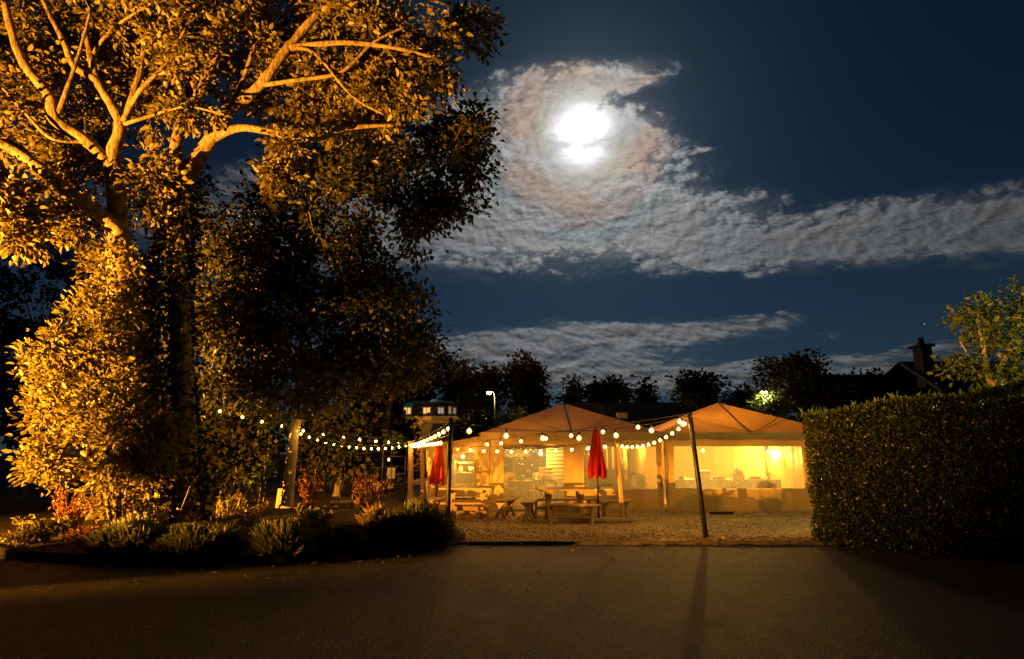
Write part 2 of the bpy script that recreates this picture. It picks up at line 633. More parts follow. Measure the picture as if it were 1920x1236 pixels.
def m_asphalt():
    m, T, out = mat_new('asphalt')
    tc = T.node('ShaderNodeTexCoord')
    o = tc.outputs['Object']
    big = T.noise(o, .45, 5, .6, .5)
    mid = T.noise(o, 3.0, 5, .65)
    grit = T.noise(o, 75.0, 3, .7)
    vo = T.node('ShaderNodeTexVoronoi')
    T.link(o, vo.inputs['Vector'])
    vo.inputs['Scale'].default_value = 55.0
    stone = T.sep(vo.outputs['Color'])[0]
    col = T.mix(T.smooth(T.m('ADD', T.m('MULTIPLY', big, .6), T.m('MULTIPLY', mid, .4)), .38, .64), (.022, .019, .015), (.046, .039, .030))
    col = T.mix(T.m('MULTIPLY', T.smooth(stone, .72, .98), .75), col, (.14, .125, .10))
    col = T.mix(T.m('MULTIPLY', T.smooth(stone, .25, .0), .5), col, (.02, .019, .018))
    # old joint between two lanes of tarmac
    ox, oy, oz = T.sep(o)
    jy = T.m('ADD', oy, T.m('MULTIPLY', T.m('SUBTRACT', T.noise(o, 1.2, 4, .6), .5), .16))
    joint = T.m('LESS_THAN', T.m('ABSOLUTE', T.m('SUBTRACT', jy, 7.25)), .012)
    jx = T.m('MULTIPLY', T.m('GREATER_THAN', ox, -1.6), T.m('LESS_THAN', ox, 3.2))
    col = T.mix(T.m('MULTIPLY', T.m('MULTIPLY', joint, jx), .8), col, (.012, .011, .010))
    vc = T.node('ShaderNodeTexVoronoi', feature='DISTANCE_TO_EDGE')
    T.link(T.vm('ADD', o, T.vm('SCALE', T.comb(mid, big, 0.0), .9)), vc.inputs['Vector'])
    vc.inputs['Scale'].default_value = .33
    crack = T.m('MULTIPLY', T.m('LESS_THAN', vc.outputs['Distance'], .0035), T.smooth(T.noise(o, .5, 2, .5), .46, .56))
    col = T.mix(T.m('MULTIPLY', crack, .8), col, (.010, .009, .008))
    stain = T.m('MULTIPLY', T.smooth(T.noise(T.vm('ADD', o, (4.0, 9.0, 0)), .8, 3, .5, .6), .60, .70), .45)
    col = T.mix(stain, col, (.018, .017, .015))
    h = T.m('ADD', T.m('MULTIPLY', grit, .5), T.m('MULTIPLY', vo.outputs['Distance'], .9))
    h = T.m('SUBTRACT', h, T.m('MULTIPLY', crack, 1.5))
    h = T.m('ADD', h, T.m('MULTIPLY', mid, .3))
    p = principled(T, col, T.m('MULTIPLY_ADD', mid, .3, .55), .35, 0, h, .9, .012)
    T.link(p.outputs[0], out.inputs[0])
    return m


def m_gravel(name, c0, c1, c2):
    m, T, out = mat_new(name)
    tc = T.node('ShaderNodeTexCoord')
    o = tc.outputs['Object']
    vo = T.node('ShaderNodeTexVoronoi')
    T.link(o, vo.inputs['Vector'])
    vo.inputs['Scale'].default_value = 38.0
    s = T.sep(vo.outputs['Color'])
    mid = T.noise(o, 2.0, 5, .65, .4)
    col = T.ramp(s[0], [(0, c0), (.5, c1), (1, c2)])
    col = T.mix(T.m('MULTIPLY', T.smooth(mid, .35, .62), .6), col, c0)
    h = T.m('ADD', T.m('MULTIPLY', vo.outputs['Distance'], -1.0), T.m('MULTIPLY', mid, 1.2))
    p = principled(T, col, .9, .15, 0, h, .8, .018)
    T.link(p.outputs[0], out.inputs[0])
    return m


def m_soil():
    m, T, out = mat_new('soil')
    tc = T.node('ShaderNodeTexCoord')
    o = tc.outputs['Object']
    n = T.noise(o, 9.0, 6, .7)
    col = T.mix(T.smooth(n, .35, .68), (.030, .021, .013), (.085, .060, .036))
    p = principled(T, col, .95, .1, 0, n, 1.0, .05)
    T.link(p.outputs[0], out.inputs[0])
    return m


M = {}
M['asphalt'] = m_asphalt()
M['gravel'] = m_gravel('gravel', (.30, .215, .125), (.44, .33, .20), (.60, .48, .32))
M['path'] = m_gravel('path_gravel', (.34, .26, .165), (.44, .35, .23), (.56, .46, .32))
M['soil'] = m_soil()
M['kerb'] = m_plain('kerb_stone', (.014, .013, .012), .8, .2, 0, .25, 9.0, .4)
M['edging'] = m_plain('edging', (.16, .13, .09), .8, .2, 0, .25, 7.0, .4)
M['canvas'] = m_canvas('canvas', (.45, .315, .135), .17)
M['roof_canvas'] = m_canvas('roof_canvas', (.40, .25, .12), .40, .18)
M['dark_brown'] = m_plain('dark_brown', (.10, .07, .04), .7)  # dark brown for roof seams, painted bar shadows, cords and print
M['border'] = m_plain('window_border', (.62, .55, .40), .5)  # welded band kept pale to paint the interior's reflection at window edges
M['pvc'] = m_pvc('window_film')
M['table_wood'] = m_wood('table_wood', (.20, .125, .062), (.46, .31, .165), 0)
M['post_wood'] = m_wood('post_wood', (.26, .16, .08), (.48, .32, .17), 2)
M['light_wood'] = m_wood('light_wood', (.42, .33, .20), (.62, .50, .32), 0)
M['black_metal'] = m_plain('black_metal', (.022, .020, .019), .45, .5, .4)
M['grey_metal'] = m_plain('grey_metal', (.13, .13, .13), .4, .5, .7)
M['red_cloth'] = m_plain('red_cloth', (.25, .009, .007), .85, .1, 0, .06, 5.0, .05)
M['orange_cloth'] = m_plain('orange_cloth', (.48, .040, .010), .85, .1, 0, .06, 5.0, .05)
M['white'] = m_plain('white_paint', (.72, .70, .64), .5, .3)
M['cloth'] = m_plain('table_cloth', (.70, .66, .56), .8, .1)
M['cable'] = m_plain('cable', (.05, .045, .04), .6)
M['socket'] = m_plain('socket', (.06, .055, .05), .5)
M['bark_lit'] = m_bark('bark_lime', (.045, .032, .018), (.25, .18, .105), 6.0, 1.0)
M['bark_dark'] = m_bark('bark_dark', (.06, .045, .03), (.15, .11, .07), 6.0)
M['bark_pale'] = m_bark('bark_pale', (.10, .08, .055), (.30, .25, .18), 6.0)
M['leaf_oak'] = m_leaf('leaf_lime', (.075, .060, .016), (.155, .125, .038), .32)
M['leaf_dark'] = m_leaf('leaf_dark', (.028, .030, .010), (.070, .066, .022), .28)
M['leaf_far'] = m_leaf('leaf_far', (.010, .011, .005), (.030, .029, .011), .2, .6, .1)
M['leaf_gold'] = m_leaf('leaf_gold', (.100, .085, .020), (.19, .155, .042), .38)
M['leaf_hedge'] = m_leaf('leaf_hedge', (.014, .024, .006), (.054, .072, .018), .22, .34, .45)
M['leaf_yellow'] = m_leaf('leaf_yellowgreen', (.050, .078, .014), (.10, .135, .028), .35)
M['leaf_red'] = m_leaf('leaf_russet', (.13, .050, .018), (.26, .11, .035), .35)
M['blade'] = m_leaf('blade', (.060, .068, .024), (.14, .14, .055), .3)
M['blade_tan'] = m_leaf('blade_tan', (.16, .11, .05), (.33, .24, .12), .3)
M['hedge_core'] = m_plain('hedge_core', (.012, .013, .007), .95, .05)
M['pane_dark'] = m_plain('pane_dark', (.02, .02, .022), .15, .6)
M['bulb_core'] = m_emit('bulb_core', (1.0, .44, .06), 340.0)
M['bulb_glass'] = m_bulbglass('bulb_glass', (1.0, .50, .07), 2.6, .42)
M['bulb_glass'].cycles.emission_sampling = 'NONE'
M['bulb_core_warm'] = m_emit('bulb_core_warm', (1.0, .58, .20), 160.0)
# ------------------------------------------------------------------ ground
def vnoise(x, y, s=1.0, seed=0):
    return (math.sin(x * 1.7 * s + seed) * math.cos(y * 1.3 * s + seed * 1.7) + .5 * math.sin(x * 3.9 * s + y * 2.7 * s + seed * .3)
            + .25 * math.sin(x * 8.3 * s - y * 7.1 * s + seed)) / 1.75


def sheet(name, x0, x1, y0, y1, nx, ny, zf, mat, kind='structure'):
    vs, fs = [], []
    for j in range(ny + 1):
        for i in range(nx + 1):
            x = x0 + (x1 - x0) * i / nx
            y = y0 + (y1 - y0) * j / ny
            vs.append((x, y, zf(x, y)))
    for j in range(ny):
        for i in range(nx):
            a = j * (nx + 1) + i
            fs.append((a, a + 1, a + nx + 2, a + nx + 1))
    mb = MB().add(vs, fs, 0, True)
    return tag(mb.build(name, mat), kind=kind)


sheet('ground', -900, 900, -900, 1400, 2, 2, lambda x, y: -.06, M['soil'])
sheet('road', -40, 40, -25, 11.05, 40, 40, lambda x, y: .004 * vnoise(x, y, .6), M['asphalt'])
EDGE_Y = 11.05
sheet('gravel_terrace', -6, 14, EDGE_Y + .03, 40, 160, 120, lambda x, y: .012 + .012 * vnoise(x, y, 2.2, 3), M['gravel'])

# loose pebbles on the terrace
def pebbles(n):
    c = np.stack([RNG.uniform(-1.6, 7.5, n), 11.12 + 6 * RNG.random(n) ** 1.5, np.full(n, .02)], 1)
    s = RNG.uniform(.008, .024, n) * (1 + .8 * (RNG.random(n) > .96))
    base = np.array([[1, 0, 0], [-1, 0, 0], [0, 1, 0], [0, -1, 0], [0, 0, .7], [0, 0, -.7]], float)
    tri = np.array([[0, 2, 4], [2, 1, 4], [1, 3, 4], [3, 0, 4], [2, 0, 5], [1, 2, 5], [3, 1, 5], [0, 3, 5]])
    a = RNG.uniform(0, 6.28, n)
    ca, sa = np.cos(a), np.sin(a)
    jit = base[None] * RNG.uniform(.6, 1.4, (n, 6, 1))
    v = np.stack([jit[..., 0] * ca[:, None] - jit[..., 1] * sa[:, None], jit[..., 0] * sa[:, None] + jit[..., 1] * ca[:, None], jit[..., 2]], 2)
    v = v * s[:, None, None] + c[:, None]
    f = (tri[None] + (np.arange(n) * 6)[:, None, None]).reshape(-1, 3)
    o = link('loose_gravel', np_mesh('loose_gravel', v.reshape(-1, 3), f), M['gravel_stone'])
    tag(o, 'loose pale pebbles scattered over the gravel terrace', 'gravel', kind='stuff')


def m_stone():
    m, T, out = mat_new('gravel_stone')
    g = T.node('ShaderNodeNewGeometry')
    col = T.ramp(g.outputs['Random Per Island'], [(0, (.26, .19, .11)), (.6, (.42, .32, .20)), (1, (.60, .50, .34))])
    T.link(principled(T, col, .85, .2).outputs[0], out.inputs[0])
    return m


M['gravel_stone'] = m_stone()
pebbles(9000)

# flush edging boards between road and gravel
edge = tag(empty('edging', (0, EDGE_Y, 0)), kind='structure')
x = -1.0
k = 0
while x < 6.6:
    L = 1.15 + .25 * math.sin(k * 2.1)
    b = MB().box((0, 0, 0), (L - .012, .05, .09), 0, .006).build('edging_board', M['edging'], edge)
    b.location = (x + L / 2, .004 * math.sin(k * 3.3), .012 + .006 * math.sin(k * 1.9))
    b.rotation_euler = (0, .004 * math.sin(k), .006 * math.sin(k * 2.7))
    x += L
    k += 1

# kerb round the planting bed, stone by stone
kp = [Vector((-15.5, 12.6, 0)), Vector((-12.0, 11.0, 0)), Vector((-9.6, 10.15, 0))]
kp += [gnd(*p) for p in ((0, 1047), (120, 1058), (260, 1062), (450, 1060), (620, 1054), (740, 1044), (815, 1033), (858, 1022), (872, 1014), (868, 1006))]


def catmull(pts, n=8):
    pts = [Vector(p) for p in pts]
    out = []
    for i in range(len(pts) - 1):
        p0, p1, p2, p3 = pts[max(i - 1, 0)], pts[i], pts[i + 1], pts[min(i + 2, len(pts) - 1)]
        for k in range(n):
            t = k / n
            out.append(.5 * ((2 * p1) + (p2 - p0) * t + (2 * p0 - 5 * p1 + 4 * p2 - p3) * t * t + (3 * p1 - p0 - 3 * p2 + p3) * t ** 3))
    out.append(pts[-1])
    return out


def resample(pts, step):
    out = [pts[0]]
    acc = 0.0
    for a, b in zip(pts[:-1], pts[1:]):
        L = (b - a).length
        while acc + L >= step:
            t = (step - acc) / L
            a = a.lerp(b, t)
            out.append(a.copy())
            L = (b - a).length
            acc = 0.0
        acc += L
    return out


kc = catmull(kp, 10)
ks = resample(kc, .30)
kerb = tag(empty('kerb', (-5, 9.6, 0)), kind='structure')
for i in range(0, len(ks) - 1, 3):
    seg = ks[i:i + 4]
    if len(seg) < 2:
        break
    mb = MB()
    vs, fs = [], []
    dz = .006 * math.sin(i * 1.3)
    for j, p in enumerate(seg):
        t = (seg[min(j + 1, len(seg) - 1)] - seg[max(j - 1, 0)]).normalized()
        q = p.copy()
        if j == 0: q += t * .006
        if j == len(seg) - 1: q -= t * .006
        nrm = Vector((-t.y, t.x, 0))
        for (o, z) in ((0, -.05), (0, .125), (.018, .15), (.10, .15), (.115, .135), (.115, -.05)):
            vs.append(q + nrm * o + Vector((0, 0, z + dz)) - kerb.location)
    m_ = 6
    for j in range(len(seg) - 1):
        for a in range(m_):
            b_ = (a + 1) % m_
            fs.append((j * m_ + a, (j + 1) * m_ + a, (j + 1) * m_ + b_, j * m_ + b_))
    fs.append(tuple(range(m_)))
    fs.append(tuple((len(seg) - 1) * m_ + a for a in range(m_ - 1, -1, -1)))
    mb.add(vs, fs).build('kerb_stone', M['kerb'], kerb)

# raised soil of the bed behind the kerb
def kerb_y(x):
    for a, b in zip(kc[:-1], kc[1:]):
        if a.x <= x <= b.x and b.x > a.x:
            return a.y + (b.y - a.y) * (x - a.x) / (b.x - a.x)
    return kc[0].y if x < kc[0].x else kc[-1].y


def bed_back(x):
    tab = [(-40, 30), (-5, 30), (-3.4, 19), (-2.6, 16.5), (-1.7, 13.2), (-1.35, 12.2), (-.9, 11.6)]
    for (a, ya), (b, yb) in zip(tab[:-1], tab[1:]):
        if a <= x <= b:
            return ya + (yb - ya) * (x - a) / (b - a)
    return 11.5


vs, fs = [], []
xs = list(np.linspace(-15.4, -.93, 90))
NYB = 40
for x in xs:
    y0, y1 = kerb_y(x) + .09, bed_back(x)
    for j in range(NYB + 1):
        t = (j / NYB) ** 1.6
        y = y0 + (y1 - y0) * t
        z = .11 + .08 * min(1, (y - y0) / 1.2) * (1 if x < -2.2 else .3) + .03 * vnoise(x, y, 1.6)
        if x > -1.6: z = .09 + .01 * vnoise(x, y, 2)
        z -= .10 * max(0, (t - .85) / .15) if x > -4 else 0
        vs.append((x, y, z))
for i in range(len(xs) - 1):
    for j in range(NYB):
        a = i * (NYB + 1) + j
        fs.append((a, a + NYB + 1, a + NYB + 2, a + 1))
tag(MB().add(vs, fs, 0, True).build('planting_bed', M['soil']), kind='structure')

# ------------------------------------------------------------------ lamps
def bulb_mesh():
    core = MB()
    core.lathe([(.001, -.026), (.016, -.021), (.025, -.006), (.024, .010), (.014, .026), (.001, .030)], 8, (0, 0, 0), 0)
    shell = [(.001, -.052), (.026, -.046), (.044, -.028), (.050, -.004), (.044, .020), (.018, .040), (.016, .054)]
    core.lathe(shell, 12, (0, 0, 0), 1)
    return core.mesh('bulb')


BULB = bulb_mesh()
BULB.materials.append(M['bulb_core']); BULB.materials.append(M['bulb_glass'])
SOCKET = MB().lathe([(.016, .050), (.019, .056), (.019, .095), (.010, .105), (.001, .106)], 8).mesh('socket')
SOCKET.materials.append(M['socket'])


def string_lights(label, a, b, sag, ts, scale=1.0, cable=True):
    """a sagging cable from a to b with lamp holders at the given fractions"""
    a, b = Vector(a), Vector(b)
    root = empty('string_light', a, 0, label, 'string lights', 'festoon strings over the terrace')

    def P(t):
        return a.lerp(b, t) - Vector((0, 0, sag * 4 * t * (1 - t)))
    pts = [P(i / 28) - a for i in range(29)]
    MB().tube(pts, .0065, 5).build('cable', M['cable'], root)
    for i, t in enumerate(ts):
        p = P(t) - a
        bo = link('bulb', BULB, None, root)
        bo.location = p + Vector((0, 0, -.105 * scale))
        bo.rotation_euler = (.12 * math.sin(i * 2.3), .14 * math.sin(i * 1.7 + 1), i * .9)
        bo.scale = (scale * .86,) * 3
        s = link('socket', SOCKET, None, bo)
    return root


def even(n, lo=.04, hi=.96):
    return [lo + (hi - lo) * i / (n - 1) for i in range(n)]


# black steel poles that carry the strings
def pole(px0, py0, px1, py1, label, r=.05):
    b = gnd(px0, py0)
    t = at(px1, py1, b.y)
    root = empty('light_pole', b, 0, label, 'pole', 'black poles at the edge of the terrace')
    MB().tube([(0, 0, -.05), (t - b) * .5, (t - b)], [r, r * .97, r * .92], 14).build('shaft', M['black_metal'], root)
    cap = MB().lathe([(r * 1.02, 0), (r * 1.02, .015), (.001, .03)], 14).build('cap', M['black_metal'], root)
    cap.location = (t - b)
    e = MB().tube([(0, -.03, 0), (0, -.07, .0), (0, -.08, .03), (0, -.05, .045)], .006, 6).build('hook', M['grey_metal'], root)
    e.location = (t - b) - Vector((0, r * .6, .07))
    return t


P1 = pole(838, 1014, 846, 786, 'slim black pole at the corner of the planting bed', .047)
P2 = pole(1324, 1009, 1293, 776, 'leaning black pole in front of the right marquee')

# timber posts
def timber(base, top, w, label, name='timber_post', group='timber posts that carry the strings'):
    base, top = Vector(base), Vector(top)
    o = empty(name, base, 0, label, 'post', group)
    h = (top - base)
    mb = MB()
    vs = []
    for k in range(7):
        t = k / 6
        c = h * t
        ww = w * (1 - .10 * t) * (1 + .04 * math.sin(k * 2.1))
        b = ww * .18
        for (x, y) in ((-ww / 2 + b, -ww / 2), (ww / 2 - b, -ww / 2), (ww / 2, -ww / 2 + b), (ww / 2, ww / 2 - b), (ww / 2 - b, ww / 2), (-ww / 2 + b, ww / 2), (-ww / 2, ww / 2 - b), (-ww / 2, -ww / 2 + b)):
            vs.append((c.x + x, c.y + y, c.z + y * 0))
    fs = [(k * 8 + i, k * 8 + (i + 1) % 8, k * 8 + 8 + (i + 1) % 8, k * 8 + 8 + i) for k in range(6) for i in range(8)]
    fs += [tuple(range(7, -1, -1)), tuple(range(48, 56))]
    mb.add(vs, fs)
    mb.build('shaft', M['post_wood'], o)
    bk = MB().tube([(0, -w * .45, 0), (0, -w * .8, .0), (0, -w * .9, .03)], .008, 6).build('hook', M['grey_metal'], o)
    bk.location = h - Vector((0, 0, .05))
    return top


wb = gnd(1169, 980)
WP = timber(wb, at(1156, 826, wb.y), .105, 'weathered timber post beside the red parasol')
pb = gnd(770, 950)
PA = timber(pb, at(770, 828, pb.y), .17, 'thick timber post left of the closed orange parasol')
qb = gnd(792, 955)
PB = timber(qb, at(792, 828, qb.y), .12, 'thinner timber post between the thick post and orange parasol')

TREE_C = gnd(537, 966)
TC_TOP = at(559, 798, TREE_C.y - .25)

string_lights('festoon string slung straight between the two black poles', P1 - Vector((0, .05, .03)), P2 - Vector((0, .05, .03)), .26,
              [.075, .225, .375, .525, .68, .83, .965], 1.3)
string_lights('festoon string dipping from leaning black pole to timber post by parasol', P2 + Vector((-.04, .05, -.05)), WP, .22, even(13, .03, .99), 1.0)
string_lights('low festoon string across the tent doorway from parasol post leftwards', WP, PB, .16, even(13, .05, .93), 1.15)
string_lights('festoon string from leaning pole over the left marquee front', P2 + Vector((-.02, .06, 0)), at(905, 826, 16.6), .03, [.03, .19, .34, .49, .62, .76, .88, .97], 1.2)
string_lights('crowded bright festoon string from slim black pole to thick timber post', P1 + Vector((-.03, .05, -.05)), PA, .05, even(12, .02, .97), 1.15)
string_lights('second crowded festoon string from slim pole to thinner timber post', P1 + Vector((-.02, .06, -.30)), PB + Vector((0, 0, .02)), .02, even(9, .25, .99), 1.15)
string_lights('short festoon string bunched between the two timber posts', PA, PB, .03, even(6, .05, .95), 1.15)
string_lights('lower festoon string from thick timber post to pale tree trunk', PA, TC_TOP + Vector((.02, 0, -.10)), .25, even(15, .05, .98), .95)
string_lights('upper festoon string from thick timber post to pale tree trunk', PA + Vector((0, 0, .04)), TC_TOP, .06, [.12, .22, .34, .49, .63, .80, .96], 1.05)
string_lights('festoon string running from pale tree trunk up into the dark left', TC_TOP, at(395, 758, TREE_C.y - 2.2), .02, [.2, .44, .66, .90], 1.0)

# ------------------------------------------------------------------ marquees
TY = 17.0
EAVE = 2.17


def wall(root, name, p0, p1, z0, z1a, z1b, win=None, fold=.018, seed=0, mat='canvas', film=True):
    """tent wall from p0 to p1 (x,y); win = (u0,u1,za,zb) in metres along the wall"""
    p0, p1 = Vector((*p0, 0)), Vector((*p1, 0))
    L = (p1 - p0).length
    t = (p1 - p0) / L
    n = Vector((t.y, -t.x, 0))        # outward
    us = set(np.round(np.linspace(0, L, max(4, int(L / .06))), 4))
    zs = set(np.round(np.linspace(0, 1, 34), 4))
    us, zs = sorted(us), sorted(zs)
    H = (z1a + z1b) / 2 - z0
    if win:
        u0, u1, za, zb = win
        us = sorted([u for u in us if min(abs(u - u0), abs(u - u1)) > .025] + [u0, u1])
        fa, fb = (za - z0) / H, (zb - z0) / H
        zs = sorted([z for z in zs if min(abs(z - fa), abs(z - fb)) > .012] + [fa, fb])

    def off(u, f):
        edge = min(u, L - u)
        g = math.sin(u * 17 + seed) * .5 + math.sin(u * 7.3 + seed * 2.1 + f * 1.5) * .8 + math.sin(u * 31 + seed) * .25
        top = max(0, (f - .86) / .14)
        bot = max(0, (.16 - f) / .16)
        a = fold * (.35 + 1.1 * top + .6 * bot)
        s = fold * .9 * math.sin(f * 6 + u * 2.3 + seed)
        pull = fold * .8 * math.sin((u + f * H * 1.1) * 6 + seed) * max(0, 1 - edge / .5)
        return a * g + s + pull

    def pos(u, f, o=0.0):
        h = z0 + (z1a + (z1b - z1a) * u / L - z0) * f
        return p0 + t * u + n * (off(u, f) + o) + Vector((0, 0, h))
    vs = [pos(u, f) - root.location for u in us for f in zs]
    nz = len(zs)
    fs = []
    for i in range(len(us) - 1):
        for j in range(nz - 1):
            if win:
                uc, fc = (us[i] + us[i + 1]) / 2, (zs[j] + zs[j + 1]) / 2
                if u0 < uc < u1 and fa < fc < fb:
                    continue
            a = i * nz + j
            fs.append((a, a + nz, a + nz + 1, a + 1))
    o = MB().add(vs, fs, 0, True).build(name, M[mat], root)
    if win:
        if film:
            uu = np.linspace(u0 - .02, u1 + .02, 26)
            ff = np.linspace(fa - .01, fb + .01, 14)
            vs = [pos(u, f, -.012) - root.location for u in uu for f in ff]
            fs = [(i * 14 + j, i * 14 + 14 + j, i * 14 + 15 + j, i * 14 + j + 1) for i in range(25) for j in range(13)]
            MB().add(vs, fs, 0, True).build('window_film', M['pvc'], o)
        mb = MB()
        bw, fw = .018, .028 / H
        for (ua, ub, f0, f1) in ((u0 - bw, u1 + bw, fa - fw, fa), (u0 - bw, u1 + bw, fb, fb + fw), (u0 - bw, u0, fa, fb), (u1, u1 + bw, fa, fb)):
            m = 24
            horiz = (ub - ua) > .2
            vv, fc = [], []
            for k in range(m + 1):
                s = k / m
                for q in (0, 1):
                    if horiz:
                        vv.append(pos(ua + (ub - ua) * s, f0 + (f1 - f0) * q, .006) - root.location)
                    else:
                        vv.append(pos(ua + (ub - ua) * q, f0 + (f1 - f0) * s, .006) - root.location)
            fc = [(2 * k, 2 * k + 2, 2 * k + 3, 2 * k + 1) for k in range(m)]
            mb.add(vv, fc)
        mb.build('window_border', M['border'], o)
    return o


def roof_panel(root, a, b, c, name='roof_panel', sag=.05, mat='roof_canvas'):
    """triangle a-b (eave) up to the peak c, sagging a little between the bars"""
    n = 14
    vs, idx, fs = [], {}, []
    for i in range(n + 1):
        for j in range(n + 1 - i):
            u, v = i / n, j / n
            w = 1 - u - v
            p = a * w + b * u + c * v
            s = 27 * u * v * w * sag + .6 * sag * 4 * u * w * (1 - v)
            p = p - Vector((0, 0, s)) + Vector((0, 0, .008 * math.sin(p.x * 5 + p.y * 3) * (u * w > 0)))
            idx[(i, j)] = len(vs)
            vs.append(p - root.location)
    for i in range(n):
        for j in range(n - i):
            fs.append((idx[(i, j)], idx[(i + 1, j)], idx[(i, j + 1)]))
            if i + j < n - 1:
                fs.append((idx[(i + 1, j)], idx[(i + 1, j + 1)], idx[(i, j + 1)]))
    return MB().add(vs, fs, 0, True).build(name, M[mat], root)


def valance(root, p0, p1, z, h, seed=0):
    p0, p1 = Vector((*p0, 0)), Vector((*p1, 0))
    L = (p1 - p0).length
    t = (p1 - p0) / L
    n = Vector((t.y, -t.x, 0))
    m = int(L / .05)
    vs = []
    for i in range(m + 1):
        u = L * i / m
        for k in range(6):
            f = k / 5
            o = .045 + f * (.02 + .008 * math.sin(u * 9 + seed) + .006 * math.sin(u * 23 + seed))
            zz = z + .015 - h * f - (.008 * math.sin(u * 4 + seed) + .006 * math.sin(u * 13)) * f
            vs.append(p0 + t * u + n * o + Vector((0, 0, zz)) - root.location)
    fs = [(i * 6 + k, i * 6 + k + 1, i * 6 + k + 7, i * 6 + k + 6) for i in range(m) for k in range(5)]
    return MB().add(vs, fs, 0, True).build('valance', M['canvas'], root)


def strip(root, pts, w, up, name, mat):
    """narrow strip laid on the cloth along pts, for seams and painted bar shadows"""
    pts = [Vector(p) for p in pts]
    d = (pts[-1] - pts[0]).normalized()
    s = d.cross(Vector(up)).normalized() * w / 2
    vs = []
    for p in pts:
        vs += [p - s - root.location, p + s - root.location]
    return MB().add(vs, [(2 * i, 2 * i + 1, 2 * i + 3, 2 * i + 2) for i in range(len(pts) - 1)]).build(name, mat, root)


def marquee(x0, x1, y0, y1, peak, label):
    root = empty('marquee', ((x0 + x1) / 2, (y0 + y1) / 2, 0), 0, label, 'marquee')
    e = .05
    c = [Vector((x0 - e, y0 - e, EAVE)), Vector((x1 + e, y0 - e, EAVE)), Vector((x1 + e, y1 + e, EAVE)), Vector((x0 - e, y1 + e, EAVE))]
    pk = Vector(((x0 + x1) / 2, (y0 + y1) / 2, peak))
    for i in range(4):
        roof_panel(root, c[i], c[(i + 1) % 4], pk)
    # frame: corner legs, eave bars and scissor bars right under the roof
    for p in ((x0 + .06, y0 + .06), (x1 - .06, y0 + .06), (x1 - .06, y1 - .06), (x0 + .06, y1 - .06)):
        MB().box((p[0] - root.location.x, p[1] - root.location.y, EAVE / 2 - .02), (.05, .05, EAVE - .06), 0, .006).build('leg', M['grey_metal'], root)
    mids = [(c[i] + c[(i + 1) % 4]) / 2 for i in range(4)]
    low = Vector((0, 0, .10))
    for i in range(4):
        m_ = mids[i].lerp(pk, .03)
        MB().tube([m_ - low - root.location, pk - low * 1.3 - root.location], .018, 6).build('roof_bar', M['grey_metal'], root)
        for cc in (c[i], c[(i + 1) % 4]):
            h = cc.lerp(pk, .45)
            MB().tube([m_ - low - root.location, h - low - root.location], .016, 6).build('roof_bar', M['grey_metal'], root)
    # sewn middle strip, and diagonal strips painting the shadow of the scissor bars
    up = (0, -.5, 1)
    for i in (0,):
        m_ = mids[i]
        sg = lambda a, b, k: [a.lerp(b, t / 10) - Vector((0, 0, k * 4 * (t / 10) * (1 - t / 10) * .05 - .03)) for t in range(11)]
        strip(root, sg(m_ - Vector((0, 0, .02)), pk, .9), .045, up, 'seam_and_bar_shadow', M['dark_brown'])
        for cc in (c[i], c[(i + 1) % 4]):
            strip(root, sg(m_ - Vector((0, 0, .02)), cc.lerp(pk, .47), .75), .03, up, 'seam_and_bar_shadow', M['dark_brown'])
    for i in range(4):
        a, b = c[i], c[(i + 1) % 4]
        valance(root, (a.x, a.y), (b.x, b.y), EAVE, .21, i * 1.3)
    return root


X0, X1, X2 = -.83, 4.28, 9.35
YB = TY + 5.1
# left marquee with an open front and one long window
mq1 = marquee(X0, X1 - .02, TY, YB, 3.22, 'left beige marquee with an open doorway behind the picnic tables')
wall(mq1, 'wall_panel', (X0, TY), (-.24, TY), .02, 2.12, 2.12, None, .018, 1)
wall(mq1, 'wall_panel', (1.46, TY + .01), (X1 - .03, TY + .01), .02, 2.12, 2.12, (.56, 2.62, .62, 1.775), .018, 2)
wall(mq1, 'wall_panel', (X1 - .02, YB), (X0, YB), .02, 2.12, 2.12, (1.9, 4.6, .55, 1.9), .03, 4)
wall(mq1, 'wall_panel', (X0 + .02, YB - .1), (X0 + .02, YB - 2.2), .02, 2.12, 2.12, None, .03, 5)
# clear door sheet in the doorway and its canvas roll above
dr = MB()
uu, zz = np.linspace(-.24, 1.46, 22), np.linspace(.04, 1.72, 14)
vs = [(u - mq1.location.x, TY + .06 + .012 * math.sin(u * 9) + .01 * math.sin(z * 4 + u * 3) - mq1.location.y, z) for u in uu for z in zz]
dr.add(vs, [(i * 14 + j, i * 14 + 14 + j, i * 14 + 15 + j, i * 14 + j + 1) for i in range(21) for j in range(13)], 0, True)
dr.build('door_film', M['pvc'], mq1)
rl = MB()
pts = [Vector((-.26 + 1.75 * t / 16, TY - .03, 1.80 - .03 * math.sin(math.pi * t / 16) + .008 * math.sin(t * 2.2))) - mq1.location for t in range(17)]
rl.tube(pts, [.045 + .012 * math.sin(k * 1.9) for k in range(17)], 10)
rl.build('rolled_door', M['canvas'], mq1)
wall(mq1, 'wall_panel', (-.24, TY + .02), (1.46, TY + .02), 1.84, 2.13, 2.13, None, .015, 6)
# tie cord with knots on the narrow panel
MB().tube([Vector((-.62 + .015 * math.sin(k * 1.1), TY - .06, 2.0 - .11 * k)) - mq1.location for k in range(15)],
          [.008 + .006 * (k % 4 == 0) for k in range(15)], 6).build('tie_cord', M['dark_brown'], mq1)

